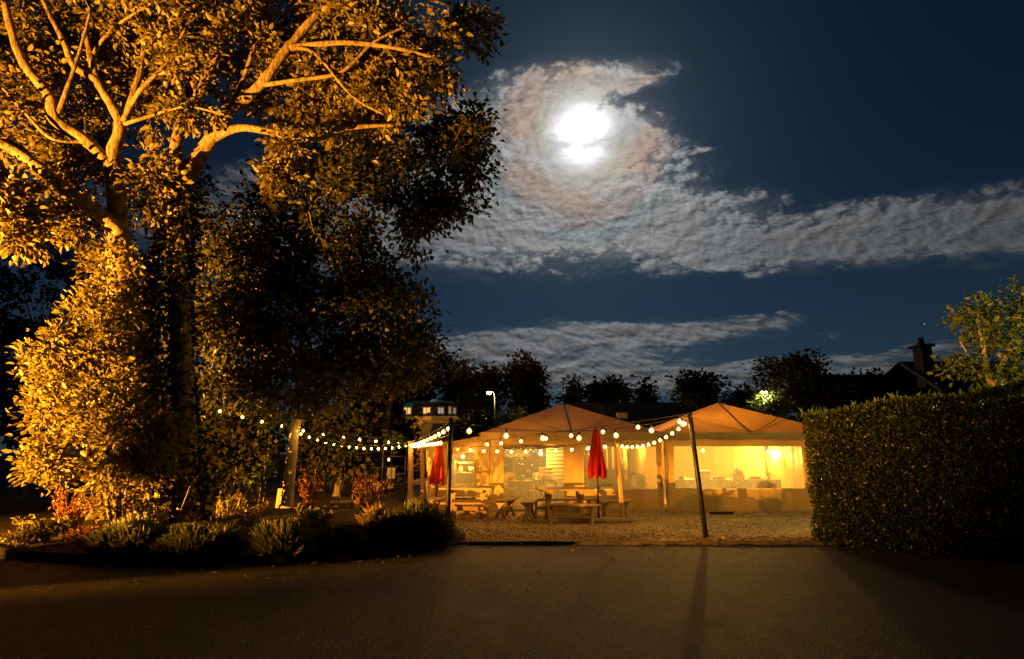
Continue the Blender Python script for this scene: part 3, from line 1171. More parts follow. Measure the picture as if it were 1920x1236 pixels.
# right marquee, fully closed, one wide window
mq2 = marquee(X1 + .02, X2, TY - .02, YB, 3.24, 'right beige marquee with a wide glowing window, next to the hedge')
wall(mq2, 'wall_panel', (X1 + .03, TY - .02), (X2, TY - .02), .02, 2.12, 2.12, (.27, 3.90, .64, 1.79), .018, 8)
wall(mq2, 'wall_panel', (X2, TY), (X2, YB), .02, 2.12, 2.12, None, .03, 9)
wall(mq2, 'wall_panel', (X2, YB - .02), (X1 + .02, YB - .02), .02, 2.12, 2.12, None, .035, 10)
wall(mq2, 'wall_panel', (X1 + .08, YB - .1), (X1 + .08, TY + 2.6), .02, 2.12, 2.12, None, .03, 12)
MB().tube([Vector((X1 + .02 + .01 * math.sin(k * 1.3), TY - .07, 2.0 - .12 * k)) - mq2.location for k in range(16)],
          [.007 + .006 * (k % 3 == 0) for k in range(16)], 6).build('tie_cord', M['dark_brown'], mq2)

# lean-to at the left end
ax0, ax1 = -2.42, X0 - .03
an = empty('lean_to_tent', ((ax0 + ax1) / 2, TY + 1.8, 0), 0, 'low beige lean-to tent at the left end behind orange parasol', 'tent')
wall(an, 'wall_panel', (ax0, TY + .15), (ax1, TY + .04), .02, 1.80, 2.04, (.62, 1.36, .66, 1.58), .018, 14)
wall(an, 'wall_panel', (ax0, TY + 3.6), (ax0, TY + .15), .02, 1.80, 1.80, None, .03, 15)
wall(an, 'wall_panel', (ax1, TY + 3.6), (ax0, TY + 3.6), .02, 2.04, 1.80, None, .03, 16)
rp = MB()
vs = []
for i in range(13):
    for j in range(13):
        u, v = i / 12, j / 12
        vs.append(Vector((ax0 - .08 + (ax1 - ax0 + .10) * u, TY + .06 + .09 * (1 - u) + 3.6 * v, 1.83 + .27 * u + .05 * math.sin(math.pi * v) - .03 * math.sin(math.pi * u))) - an.location)
rp.add(vs, [(i * 13 + j, i * 13 + 13 + j, i * 13 + 14 + j, i * 13 + j + 1) for i in range(12) for j in range(12)], 0, True)
rp.build('roof_panel', M['roof_canvas'], an)
vs = []
for i in range(30):
    u = i / 29
    for k in range(4):
        f = k / 3
        vs.append(Vector((ax0 - .08 + (ax1 - ax0 + .10) * u, TY + .05 + .09 * (1 - u) - f * (.02 + .012 * math.sin(i * 1.3)), 1.835 + .27 * u - .03 * math.sin(math.pi * u) - .16 * f)) - an.location)
MB().add(vs, [(i * 4 + k, i * 4 + k + 1, i * 4 + k + 5, i * 4 + k + 4) for i in range(29) for k in range(3)], 0, True).build('valance', M['canvas'], an)
for p in ((ax0 + .05, TY + .2), (ax1 - .06, TY + .12)):
    MB().box((p[0] - an.location.x, p[1] - an.location.y, .9), (.045, .045, 1.76), 0, .005).build('leg', M['grey_metal'], an)

tag(MB().add([(ax0, TY + .1, .065), (X2, TY + .1, .065), (X2, YB, .065), (ax0, YB, .065)], [(0, 1, 2, 3)]).build('marquee_floor', M['post_wood']), kind='structure')


# hanging lamps inside
def hanging_lamp(p, label, watt, ceil=None, r=.05):
    p = Vector(p)
    root = empty('hanging_lamp', p, 0, label, 'lamp', 'bare bulbs hanging inside the tents')
    b = link('bulb', BULB, None, root)
    b.scale = (1.5, 1.5, 1.5)
    s = link('socket', SOCKET, None, b)
    top = ceil if ceil else 2.6
    MB().tube([(0, 0, .15), (.01, 0, (top - p.z) * .6), (0, 0, top - p.z)], .006, 5).build('cable', M['cable'], root)
    ld = bpy.data.lights.new('bulb_light', 'POINT')
    ld.energy = watt
    ld.color = (1.0, .53, .08)
    ld.shadow_soft_size = r
    lo = bpy.data.objects.new('bulb_light', ld)
    COL.objects.link(lo)
    lo.parent = root
    lo.location = (0, 0, -.10)


hanging_lamp(at(1318, 845, 19.3), 'bare bulb glaring at the left of the wide glowing window', 620)
hanging_lamp(at(1440, 847, 21.4), 'bare bulb hanging deep in right marquee near its back wall', 560)
hanging_lamp(at(1014, 851, 18.4), 'bare bulb hanging inside the open doorway of left marquee', 125)
hanging_lamp(at(1180, 836, 20.2), 'bare bulb hanging above the rounded sofa in left marquee', 125)
hanging_lamp(at(868, 856, 18.4), 'bare bulb hanging inside the low lean-to tent', 110, 2.0)
# ------------------------------------------------------------------ terrace furniture
def trestle(h, w0, w1, th):
    """carved trestle leg: waisted outline in x,z"""
    prof = [(0, w0), (.06, w0), (.10, w0 * .72), (.45, w1), (.72, w1 * .9), (.88, w1 * 1.35), (1, w1 * 1.6)]
    left = [(-w / 2, h * t) for t, w in prof]
    right = [(w / 2, h * t) for t, w in reversed(prof)]
    return left + right


LEG = {}


def make_table(loc, rz, label, L=1.30, D=1.10, H=.75):
    root = empty('picnic_table', loc, rz, label, 'table', 'rustic timber tables on the terrace')
    n = 7
    pw = D / n
    pl = MB().box((0, 0, 0), (L, pw - .008, .05), 0, .008).mesh('plank')
    pl.materials.append(M['table_wood'])
    for i in range(n):
        o = link('plank', pl, None, root)
        o.location = (.006 * math.sin(i * 2.7), -D / 2 + pw * (i + .5), H - .025 + .002 * math.sin(i * 4.1))
    lg = MB().prism(trestle(H - .13, .14, .075, .07), -.035, .035).mesh('leg')
    lg.materials.append(M['post_wood'])
    bear = MB()
    hb = .10
    bear.prism([(-.44, hb), (-.44, .045), (-.38, .02), (-.33, 0), (.33, 0), (.38, .02), (.44, .045), (.44, hb)], -.035, .035)
    bm = bear.mesh('bearer')
    bm.materials.append(M['post_wood'])
    for sx in (-1, 1):
        b = link('bearer', bm, None, root)
        b.location = (sx * L * .30, 0, H - .15)
        b.rotation_euler = (0, 0, math.pi / 2)
        for sy in (-1, 1):
            o = link('leg', lg, None, root)
            o.location = (sx * L * .30, sy * .26, 0)
            o.rotation_euler = (sy * .10, 0, math.pi / 2 if False else 0)
    MB().box((0, 0, .22), (L * .60, .05, .11), 0, .01).build('stretcher', M['table_wood'], root)
    return root


def make_bench(loc, rz, label, L=1.25, H=.44):
    root = empty('bench', loc, rz, label, 'bench', 'rustic timber benches round the tables')
    for k in (-1, 1):
        o = MB().box((0, 0, 0), (L, .15, .05), 0, .008).build('plank', M['table_wood'], root)
        o.location = (0, k * .079, H - .025)
    for sx in (-1, 1):
        mb = MB().prism([(-.15, 0), (-.09, .0), (-.04, .10), (.04, .10), (.09, 0), (.15, 0), (.085, .14), (.06, .24), (.075, .32), (.14, H - .052), (-.14, H - .052), (-.075, .32), (-.06, .24), (-.085, .14)]
                        , -.03, .03, Matrix.Rotation(math.pi / 2, 4, 'Z'))
        o = mb.build('leg', M['post_wood'], root)
        o.location = (sx * (L / 2 - .18), 0, 0)
    MB().box((0, 0, .2), (L - .40, .035, .07), 0, .006).build('stretcher', M['table_wood'], root)
    return root


GZ = .02
make_table((1.27, 14.85, GZ), R(4), 'rustic timber table in front of the doorway, nearest the red parasol', 1.30, 1.05)
make_bench((1.36, 14.05, GZ), R(3), 'near timber bench of the table by the red parasol', 1.30)
make_bench((1.30, 15.75, GZ), R(5), 'far timber bench behind the table by the red parasol', 1.75)
make_bench((2.55, 15.1, GZ), R(24), 'short timber bench right of red parasol before the long window', .95)
make_bench((.42, 14.95, GZ), R(82), 'timber bench at the left end of the table by red parasol', .95)
make_table((-1.12, 15.35, GZ), R(-3), 'rustic timber table beside the orange parasol and lean-to', 1.30, 1.05)
make_bench((-1.05, 14.6, GZ), R(-2), 'near timber bench of the table by the orange parasol', 1.30)
make_bench((-1.2, 16.2, GZ), R(0), 'far timber bench between lean-to wall and its table', 1.3)
make_bench((-.16, 15.55, GZ), R(70), 'timber bench at the right end of the table by orange parasol', 1.05)
make_bench((-2.02, 15.6, GZ), R(80), 'timber bench under the closed orange parasol', 1.0)

# timber lying on the gravel at the foot of the post
bm1 = MB().box((0, 0, 0), (1.75, .11, .09), 0, .01).build('timber_beam', M['table_wood'])
bm1.location = (1.95, 14.25, .075)
bm1.rotation_euler = (0, 0, R(5))
tag(bm1, 'long timber beam lying on the gravel at the foot of the timber post', 'beam')
bm2 = MB().box((0, 0, 0), (1.5, .10, .08), 0, .01).build('timber_beam', M['table_wood'])
bm2.location = (1.85, 14.62, .07)
bm2.rotation_euler = (0, 0, R(-4))
tag(bm2, 'shorter timber beam lying under the table by red parasol', 'beam')
sm = MB().box((0, 0, 0), (.62, .10, .05), 0, .01).build('timber_board', M['kerb'])
sm.location = (5.55, 16.2, .05)
tag(sm, 'dark board lying on gravel before the wide window', 'board')


def parasol(foot, top, z_low, r_low, label, cloth, lean=(0, 0)):
    foot = Vector(foot)
    root = empty('closed_parasol', foot, 0, label, 'parasol', 'closed parasols on the terrace')
    H = top - foot.z
    MB().tube([(0, 0, 0), (lean[0] * .5, 0, H * .5), (lean[0], 0, H + .02)], .022, 10).build('pole', M['black_metal'], root)
    mb = MB()
    hh = H - (z_low - foot.z)
    prof = []
    nl = 18
    n = 64
    vs, fs = [], []
    for k in range(nl + 1):
        t = k / nl
        r = .075 + (r_low - .075) * (t ** 1.15) * (1 - .30 * max(0, (t - .86) / .14))
        if t < .10: r = .085 * (t / .10) ** .6 + .012
        z = H - hh * t
        for i in range(n):
            q = 2 * math.pi * i / n
            fold = 1 + (.06 + .24 * t) * math.cos(8 * q + 1.6 * t + .5 * math.sin(q * 2)) + .05 * t * math.sin(17 * q)
            zz = z - .05 * t ** 6 * math.cos(8 * q + 1.6) - .02 * t * math.sin(3 * q)
            vs.append((lean[0] * (zz / H) + r * fold * math.cos(q), r * fold * math.sin(q), zz))
    fs = [(k * n + i, k * n + n + i, k * n + n + (i + 1) % n, k * n + (i + 1) % n) for k in range(nl) for i in range(n)]
    mb.add(vs, fs, 0, True)
    can = mb.build('canopy', cloth, root)
    MB().lathe([(.001, .06), (.014, .05), (.016, .02), (.03, -.02), (.022, -.05)], 12, (lean[0], 0, H + .01)).build('finial', cloth, root)
    tie = MB().tube([(lean[0] * .72 + math.cos(q * .5236) * (r_low * .80), math.sin(q * .5236) * (r_low * .80), H - hh * .55) for q in range(13)], .012, 6, 0, False)
    tie.build('tie_band', cloth, can)
    MB().lathe([(.001, .10), (.035, .10), (.045, .06), (.21, .05), (.22, 0), (.22, -.02)], 20).build('base', M['black_metal'], root)


rb = gnd(1123, 981)
parasol(rb, 2.17, 1.06, .205, 'closed crimson parasol on a dark pole before the marquee', M['red_cloth'], (-.01, 0))
ob = gnd(815, 963)
parasol(ob, 1.88, .80, .20, 'closed orange-red parasol left of the slim black pole', M['orange_cloth'], (.10, 0))


# ------------------------------------------------------------------ inside the tents
def make_chair(loc, rz, label, mat, H=.45, back=.9, w=.42):
    root = empty('chair', loc, rz, label, 'chair', 'chairs inside the left marquee')
    MB().box((0, 0, H), (w, w, .04), 0, .012).build('seat', mat, root)
    for sx in (-1, 1):
        for sy in (-1, 1):
            top = back if sy > 0 else H - .02
            MB().tube([(sx * (w / 2 - .03), sy * (w / 2 - .03), 0), (sx * (w / 2 - .04), sy * (w / 2 - .04), H), (sx * (w / 2 - .04), sy * (w / 2 + (.02 if sy > 0 else -.04)), top)], .016, 6).build('leg', mat, root)
    vs, fs = [], []
    for i in range(9):
        u = -1 + 2 * i / 8
        for k, z in enumerate((H + .18, back)):
            vs.append((u * (w / 2 - .02), w / 2 + .03 - .05 * (1 - u * u) * -1, z + (.04 * (1 - u * u) if k else 0)))
            vs.append((u * (w / 2 - .02), w / 2 + .055 + .05 * (1 - u * u), z + (.04 * (1 - u * u) if k else 0)))
    for i in range(8):
        a = i * 4
        fs += [(a, a + 4, a + 6, a + 2), (a + 1, a + 3, a + 7, a + 5), (a + 2, a + 6, a + 7, a + 3), (a, a + 1, a + 5, a + 4)]
    MB().add(vs, fs, 0, True).build('backrest', mat, root)
    return root


def small_table(loc, rz, label, L=.8, D=.7, H=.74, mat=None, name='side_table'):
    mat = mat or M['post_wood']
    root = empty(name, loc, rz, label, 'table', 'tables inside the tents')
    MB().box((0, 0, H - .02), (L, D, .04), 0, .01).build('tabletop', mat, root)
    for sx in (-1, 1):
        for sy in (-1, 1):
            MB().tube([(sx * (L / 2 - .06), sy * (D / 2 - .06), 0), (sx * (L / 2 - .08), sy * (D / 2 - .08), H - .04)], [.02, .026], 8).build('leg', mat, root)
    MB().box((0, 0, H - .075), (L - .2, .03, .07), 0, .005).build('apron', mat, root)
    return root


FZ = .066
small_table((.20, 18.0, FZ), R(6), 'small dark wood table just inside the doorway', .85, .7, .74)
make_chair((.62, 17.8, FZ), R(-70), 'curved-back wooden chair right of the small doorway table', M['post_wood'])
make_chair((-.05, 19.0, FZ), R(10), 'wooden chair behind the small doorway table', M['post_wood'])
make_chair((.95, 19.6, FZ), R(150), 'pale wooden chair deep in the doorway below the bulb', M['light_wood'])
small_table((1.05, 18.3, FZ), R(0), 'pale wood table under the crate inside the doorway', .7, .6, .78, M['light_wood'])
cr = empty('crate', (1.02, 18.3, FZ + .782), R(8), 'pale wooden crate standing on table inside doorway', 'crate')
for k in range(3):
    for (c_, s_) in (((0, -.15, .06 + .11 * k), (.36, .012, .09)), ((0, .15, .06 + .11 * k), (.36, .012, .09)), ((-.174, 0, .06 + .11 * k), (.012, .28, .09)), ((.174, 0, .06 + .11 * k), (.012, .28, .09))):
        MB().box(c_, s_, 0, .003).build('slat', M['light_wood'], cr)
MB().box((0, 0, .008), (.33, .28, .012), 0, .002).build('bottom', M['light_wood'], cr)

# slatted screen standing at the right of the doorway
ss = empty('slatted_screen', (1.36, 18.7, FZ), R(-6), 'tall pale slatted screen at the right side of the doorway', 'screen')
for k in range(16):
    MB().box((0, 0, .1 + k * .115), (.50, .02, .085), 0, .004).build('slat', M['light_wood'], ss)
for sx in (-.27, .27):
    MB().box((sx, 0, .95), (.04, .04, 1.9), 0, .005).build('post', M['light_wood'], ss)


def kettle(p, label, mat):
    o = empty('kettle', p, .4, label, 'kettle')
    MB().lathe([(.001, .0), (.085, .0), (.10, .05), (.085, .13), (.05, .165), (.012, .175), (.014, .19), (.001, .195)], 18).build('body', mat, o)
    MB().tube([(.08, 0, .06), (.13, 0, .09), (.155, 0, .14)], [.022, .016, .012], 8).build('spout', mat, o)
    MB().tube([(-.07, 0, .14), (-.11, 0, .20), (-.02, 0, .25), (.05, 0, .22), (.05, 0, .16)], .009, 6).build('handle', M['black_metal'], o)


kettle((.28, 18.0, FZ + .742), 'dark round kettle on the small doorway table', M['grey_metal'])
tm = MB().lathe([(.001, 0), (.05, 0), (.068, .04), (.06, .09), (.03, .112), (.012, .105), (.001, .12)], 14).build('fruit_bowl', M['red_cloth'])
tm.location = (-.06, 17.95, FZ + .742)
tag(tm, 'small red pot beside the kettle inside the doorway', 'pot')

# big lampshade-like parasol glimpsed at the back of the doorway
gp = empty('garden_parasol', (.05, 21.2, FZ), 0, 'open pale parasol seen through the doorway, beside the back wall', 'parasol')
MB().tube([(0, 0, 0), (0, 0, 1.72)], .02, 8).build('pole', M['post_wood'], gp)
MB().lathe([(.62, 1.42), (.60, 1.50), (.34, 1.60), (.02, 1.72), (.001, 1.73)], 24, (0, 0, 0), 0, True, .02, 8).build('canopy', M['cloth'], gp)
MB().lathe([(.22, 0), (.22, .05), (.03, .08)], 16).build('base', M['black_metal'], gp)

# rounded sofa, oval chair and curtain behind the long window
sf = empty('sofa', (3.15, 18.6, FZ), R(0), 'rounded brown sofa behind the long window of left marquee', 'sofa')
vs, fs = [], []
n = 20
for i in range(n + 1):
    q = math.pi * (i / n)
    for (r, z) in ((.52, .1), (.60, .12), (.63, .6), (.60, .92 + .10 * math.sin(q)), (.50, .95 + .10 * math.sin(q)), (.45, .6), (.44, .4)):
        vs.append((r * 1.25 * math.cos(q), r * .85 * math.sin(q), z))
fs = [(i * 7 + k, i * 7 + k + 1, i * 7 + k + 8, i * 7 + k + 7) for i in range(n) for k in range(6)]
M['sofa'] = m_plain('sofa_cloth', (.30, .17, .10), .9, .1, 0, .2, 20)
MB().add(vs, fs, 0, True).build('backrest', M['sofa'], sf)
MB().box((0, .05, .27), (1.05, .70, .34), 0, .06).build('seat', M['sofa'], sf)
MB().box((-.2, -.02, .47), (.45, .5, .10), 0, .04).build('cushion', M['cloth'], sf)
for sx in (-.45, .45):
    MB().box((sx, 0, .05), (.06, .5, .1), 0, .01).build('leg', M['black_metal'], sf)
oc = empty('oval_chair', (3.78, 17.9, FZ), R(160), 'pale oval-backed chair by the right end of long window', 'chair')
MB().prism([(.21 * math.cos(q * math.pi / 10), .72 + .24 * math.sin(q * math.pi / 10)) for q in range(20)], .16, .20).build('backrest', M['cloth'], oc)
MB().lathe([(.001, .47), (.20, .47), (.21, .44), (.18, .41), (.001, .41)], 20).build('seat', M['cloth'], oc)
for q in range(4):
    a = q * math.pi / 2 + .78
    MB().tube([(.15 * math.cos(a), .15 * math.sin(a), .42), (.19 * math.cos(a), .19 * math.sin(a), 0)], .015, 6).build('leg', M['light_wood'], oc)
vs = []
for i in range(61):
    u = i / 60
    for z in (.1, 1.0, 1.95):
        vs.append((2.45 + 1.5 * u, 20.6 + .06 * math.sin(u * 46) + .03 * math.sin(u * 17 + z), z))
ct = MB().add(vs, [(i * 3 + k, i * 3 + 3 + k, i * 3 + 4 + k, i * 3 + k + 1) for i in range(60) for k in range(2)], 0, True).build('curtain', M['canvas'])
tag(ct, 'long pleated pale curtain hanging behind the rounded sofa', 'curtain')

# buffet inside the right marquee
bt = empty('buffet_table', (6.4, 18.55, FZ), 0, 'long cloth-covered buffet table behind the wide glowing window', 'table')
MB().box((0, 0, .73), (3.3, .75, .035), 0, .005).build('tabletop', M['light_wood'], bt)
vs = []
per = []
for (ax, ay, bx, by) in ((-1.67, -.39, 1.67, -.39), (1.67, -.39, 1.67, .39), (1.67, .39, -1.67, .39), (-1.67, .39, -1.67, -.39)):
    m_ = 40 if ay == by else 10
    per += [(ax + (bx - ax) * k / m_, ay + (by - ay) * k / m_) for k in range(m_)]
for i, (x, y) in enumerate(per):
    w = 1 + .012 * math.sin(i * 1.9)
    vs += [(x, y, .756), (x * w, y * (1 + .08 * math.sin(i * 1.3)), .30)]
n = len(per)
fs = [(2 * i, 2 * i + 1, (2 * i + 3) % (2 * n), (2 * i + 2) % (2 * n)) for i in range(n)] + [tuple(2 * i for i in range(n))]
MB().add(vs, fs).build('tablecloth', M['cloth'], bt)
for sx in (-1.4, 1.4):
    for sy in (-.28, .28):
        MB().tube([(sx, sy, 0), (sx, sy, .71)], .02, 6).build('leg', M['grey_metal'], bt)
TZ = FZ + .758
bx = empty('storage_box', (5.80, 18.45, TZ), .1, 'pale square storage box on the buffet left of the urn', 'box')
MB().box((0, 0, .12), (.42, .30, .24), 0, .015).build('body', M['cloth'], bx)
MB().box((0, 0, .252), (.44, .32, .022), 0, .006).build('lid', M['white'], bx)
for i, (x, lab) in enumerate(((5.15, 'low stack of pale plates at the left end of the buffet'), (6.95, 'stack of pale plates on the buffet just right of centre'))):
    pt = empty('plate_stack', (x, 18.40, TZ), 0, lab, 'plates')
    for k in range(6):
        MB().lathe([(.001, .0), (.08, .0), (.125, .016), (.123, .02), (.08, .006), (.001, .006)], 18, (0, 0, k * .016)).build('plate', M['white'], pt)
for i, (x, y, lab) in enumerate(((6.28, 18.40, 'long serving tray with food beside the storage box'), (7.45, 18.5, 'shallow serving tray at the right end of the buffet'))):
    tr = empty('serving_tray', (x, y, TZ), .1 * i, lab, 'tray')
    MB().box((0, 0, .012), (.42, .28, .02), 0, .006).build('base', M['grey_metal'], tr)
    for k in range(7):
        MB().lathe([(.001, .07), (.035, .06), (.05, .03), (.04, 0)], 10, (-.15 + .05 * k, .05 * math.sin(k * 2.2), .022)).build('bread_roll', M['post_wood'], tr)
for i, (x, lab) in enumerate(((7.78, 'leafy potted herb at the far right of the buffet'),)):
    hb = empty('potted_herb', (x, 18.35, TZ), 0, lab, 'plant')
    MB().lathe([(.001, 0), (.05, 0), (.065, .09), (.06, .09), (.05, .07), (.001, .07)], 14).build('pot', M['cloth'], hb)
    mb = MB()
    for k in range(16):
        a = k * 2.4
        mb.tube([(0, 0, .07), (.03 * math.cos(a), .03 * math.sin(a), .13), (.09 * math.cos(a), .09 * math.sin(a), .17 + .03 * math.sin(k))], [.003, .012, .002], 4)
    mb.build('leaves', M['leaf_yellow'], hb)
ur = empty('drinks_urn', (6.72, 18.0, FZ + .60), .2, 'tall rounded drinks urn on a stool at the window centre', 'urn')
MB().lathe([(.001, 0), (.14, 0), (.15, .04), (.16, .10), (.165, .32), (.15, .40), (.13, .42), (.13, .44), (.001, .47)], 24).build('body', M['cloth'], ur)
MB().lathe([(.001, .47), (.02, .47), (.025, .50), (.001, .52)], 12).build('lid_knob', M['black_metal'], ur)
for s in (-1, 1):
    MB().tube([(s * .155, 0, .16), (s * .22, 0, .20), (s * .22, 0, .30), (s * .16, 0, .34)], .012, 6).build('handle', M['black_metal'], ur)
MB().tube([(0, -.15, .06), (0, -.21, .06), (0, -.215, .02)], .013, 6).build('tap', M['grey_metal'], ur)
st = empty('stool', (6.72, 18.0, FZ), 0, 'plain stool carrying the drinks urn inside right marquee', 'stool')
MB().lathe([(.001, .60), (.18, .60), (.185, .58), (.18, .56), (.001, .56)], 20).build('seat', M['post_wood'], st)
for q in range(3):
    a = q * 2.094
    MB().tube([(.12 * math.cos(a), .12 * math.sin(a), .565), (.18 * math.cos(a), .18 * math.sin(a), 0)], .016, 6).build('leg', M['post_wood'], st)
# shelf of goods in the lean-to
sh = empty('shelf_unit', (-1.35, 18.6, FZ), 0, 'pale shelf unit behind the lean-to window', 'shelf')
for z in (.25, .60, .95, 1.25):
    MB().box((0, 0, z), (.8, .32, .03), 0, .004).build('shelf_board', M['light_wood'], sh)
for sx in (-.41, .41):
    MB().box((sx, 0, .68), (.03, .34, 1.3), 0, .004).build('side_panel', M['light_wood'], sh)
bk = empty('basket', (-1.18, 18.55, FZ + .967), 0, 'pale woven basket on the shelf in the lean-to', 'basket')
MB().lathe([(.001, 0), (.13, 0), (.17, .16), (.16, .16), (.125, .02)], 20, (0, 0, 0), 0, True, .02, 10).build('body', M['cloth'], bk)
MB().tube([(-.16, 0, .15), (-.1, 0, .27), (.1, 0, .27), (.16, 0, .15)], .01, 6).build('handle', M['light_wood'], bk)
jr = empty('glass_jar', (-1.58, 18.52, FZ + .967), 0, 'small white jar with lid on the lean-to shelf', 'jar')
MB().lathe([(.001, 0), (.06, 0), (.065, .02), (.065, .13), (.045, .16), (.045, .17)], 14).build('body', M['white'], jr)
MB().lathe([(.05, .17), (.05, .19), (.001, .20)], 14).build('lid', M['grey_metal'], jr)

# ------------------------------------------------------------------ left of the tents: pipe frame with notice and lantern
fx0, fx1, fy = gnd(714, 946).x, gnd(757, 946).x, gnd(714, 946).y
pf = empty('pipe_frame', ((fx0 + fx1) / 2, fy, 0), 0, 'dark metal pipe frame left of the timber posts', 'frame')
hw = (fx1 - fx0) / 2
for x in (-hw, hw):
    MB().tube([(x, 0, 0), (x, 0, 1.95)], .022, 8).build('upright', M['grey_metal'], pf)
for z in (.62, .95, 1.18, 1.5, 1.93):
    MB().tube([(-hw, 0, z), (hw, 0, z)], .015, 8).build('rail', M['grey_metal'], pf)
MB().tube([(-hw, 0, .1), (hw + .9, 0, .95)], .013, 6).build('brace', M['grey_metal'], pf)
nb = empty('notice_board', at(733, 897, fy - .06), 0, 'small pale notice hanging on the pipe frame', 'notice')
MB().box((0, 0, .16), (.26, .015, .34), 0, .003).build('panel', M['cloth'], nb)
for k in range(5):
    MB().box((-.01 * (k % 2), -.0095, .27 - .045 * k), (.17 - .03 * (k % 3), .002, .008), 0, 0).build('text_line', M['dark_brown'], nb)
MB().tube([(-.09, 0, .33), (0, 0, .46), (.09, 0, .33)], .004, 5).build('cord', M['cable'], nb)
ln = empty('lantern', at(729, 862, fy - .08), 0, 'tiny glowing lantern hanging above the pale notice', 'lantern')
MB().lathe([(.001, -.045), (.03, -.04), (.032, .03), (.02, .05), (.001, .055)], 10).build('glass', m_emit('lantern_glow', (1.0, .62, .18), 5.0), ln)
MB().lathe([(.035, .05), (.02, .075), (.001, .085)], 10).build('cap', M['black_metal'], ln)
MB().tube([(0, 0, .08), (0, 0, .17)], .004, 5).build('cord', M['cable'], ln)
# guy brace of the lean-to
gb = MB().tube([gnd(800, 952), at(818, 835, 17.2)], .018, 6).build('guy_pole', M['post_wood'])
tag(gb, 'thin slanting timber strut behind the closed orange parasol', 'strut')

# ------------------------------------------------------------------ street lamps behind
def street_lamp(lamp_p, post_px, label, watt, col=(1.0, .60, .20), es=90):
    lamp_p = Vector(lamp_p)
    foot = Vector((at(post_px, 770, lamp_p.y).x, lamp_p.y, 0))
    root = empty('street_lamp', foot, 0, label, 'street lamp', 'street lamps behind the tents')
    H = lamp_p.z
    dx = lamp_p.x - foot.x
    s = 1 if dx > 0 else -1
    pts = [(0, 0, 0), (0, 0, H * .5), (0, 0, H - .45)]
    for k in range(1, 8):
        a = k / 8 * math.pi / 2
        pts.append((dx * .45 * (1 - math.cos(a)), 0, H - .45 + .55 * math.sin(a)))
    pts.append((dx * .8, 0, H + .10))
    MB().tube(pts, [.07, .06, .05] + [.04] * (len(pts) - 3), 8).build('post', M['black_metal'], root)
    hd = MB().lathe([(.001, .13), (.08, .12), (.16, .07), (.17, .05), (.15, .05)], 14).build('lamp_head', M['black_metal'], root)
    hd.location = (dx, 0, H)
    g = MB().lathe([(.001, -.10), (.09, -.07), (.14, 0), (.145, .05)], 14).build('lamp_glass', m_emit('street_lamp_glass', col, es), root)
    g.location = (dx, 0, H)
    ld = bpy.data.lights.new('street_light', 'POINT')
    ld.energy = watt
    ld.color = col
    ld.shadow_soft_size = .12
    lo = bpy.data.objects.new('street_light', ld)
    COL.objects.link(lo)
    lo.parent = root
    lo.location = (dx * 1.6, -.4, H - .25)


street_lamp(at(917, 737, 36), 928, 'street lamp with a curved arm above the left marquee roof', 900)
street_lamp(at(1244, 765, 42), 1263, 'street lamp glowing beyond the dip between both marquee roofs', 500)
street_lamp(at(1432, 737, 25.5), 1441, 'street lamp half hidden in foliage behind the right marquee', 700, (1.0, .80, .42))
# ------------------------------------------------------------------ foliage
def unit(a):
    return a / np.maximum(np.linalg.norm(a, axis=-1, keepdims=True), 1e-9)


def leaf_arrays(pos, d, up, size, wr=.30, fold=.10, big=False):
    """folded pointed leaves"""
    d = unit(d)
    s = unit(np.cross(d, up))
    n = np.cross(s, d)
    L = size[:, None]
    if not big:
        v = np.stack([pos, pos + d * L * .48 + s * L * wr + n * L * fold, pos + d * L - n * L * .10, pos + d * L * .48 - s * L * wr + n * L * fold], 1)
        t = np.array([[0, 2, 1], [0, 3, 2]])
    else:
        v = np.stack([pos, pos + d * L * .30 + s * L * wr * .9 + n * L * fold, pos + d * L * .66 + s * L * wr * .8 + n * L * fold,
                      pos + d * L - n * L * .12, pos + d * L * .66 - s * L * wr * .8 + n * L * fold, pos + d * L * .30 - s * L * wr * .9 + n * L * fold], 1)
        t = np.array([[0, 2, 1], [0, 3, 2], [0, 4, 3], [0, 5, 4]])
    k = v.shape[1]
    f = (t[None] + (np.arange(len(pos)) * k)[:, None, None]).reshape(-1, 3)
    return v.reshape(-1, 3), f


def cluster_leaves(cent, rad, per, size, rng, droop=.3, flat=.7, out=None, big=False, wr=.30):
    n = len(cent) * per
    c = np.repeat(cent, per, 0)
    r = np.repeat(rad, per)[:, None]
    g = rng.normal(0, .5, (n, 3)) * np.array([1, 1, flat])
    pos = c + g * r
    o = np.zeros((n, 3)) if out is None else np.repeat(out, per, 0)
    d = unit(g) * .9 + rng.normal(0, .55, (n, 3)) + o * .6
    d[:, 2] -= droop
    up = rng.normal(0, .6, (n, 3)) + np.array([0, 0, 1.0])
    sz = size * (.42 + .95 * rng.random(n) ** 1.3)
    return leaf_arrays(pos, d, up, sz, wr, .10, big)


def ell_points(ells, rng):
    """cluster centres spread through ellipsoids, denser toward their skins; ells: (centre, (rx,ry,rz), n)"""
    P, O = [], []
    for c, rr, n in ells:
        u = unit(rng.normal(0, 1, (n, 3)))
        t = rng.random(n) ** .42
        lump = 1 + .22 * np.sin(u[:, 0] * 5 + c[0]) * np.cos(u[:, 2] * 4 + c[1])
        P.append(np.array(c)[None] + u * (t * lump)[:, None] * np.array(rr)[None])
        O.append(u)
    return np.concatenate(P), np.concatenate(O)


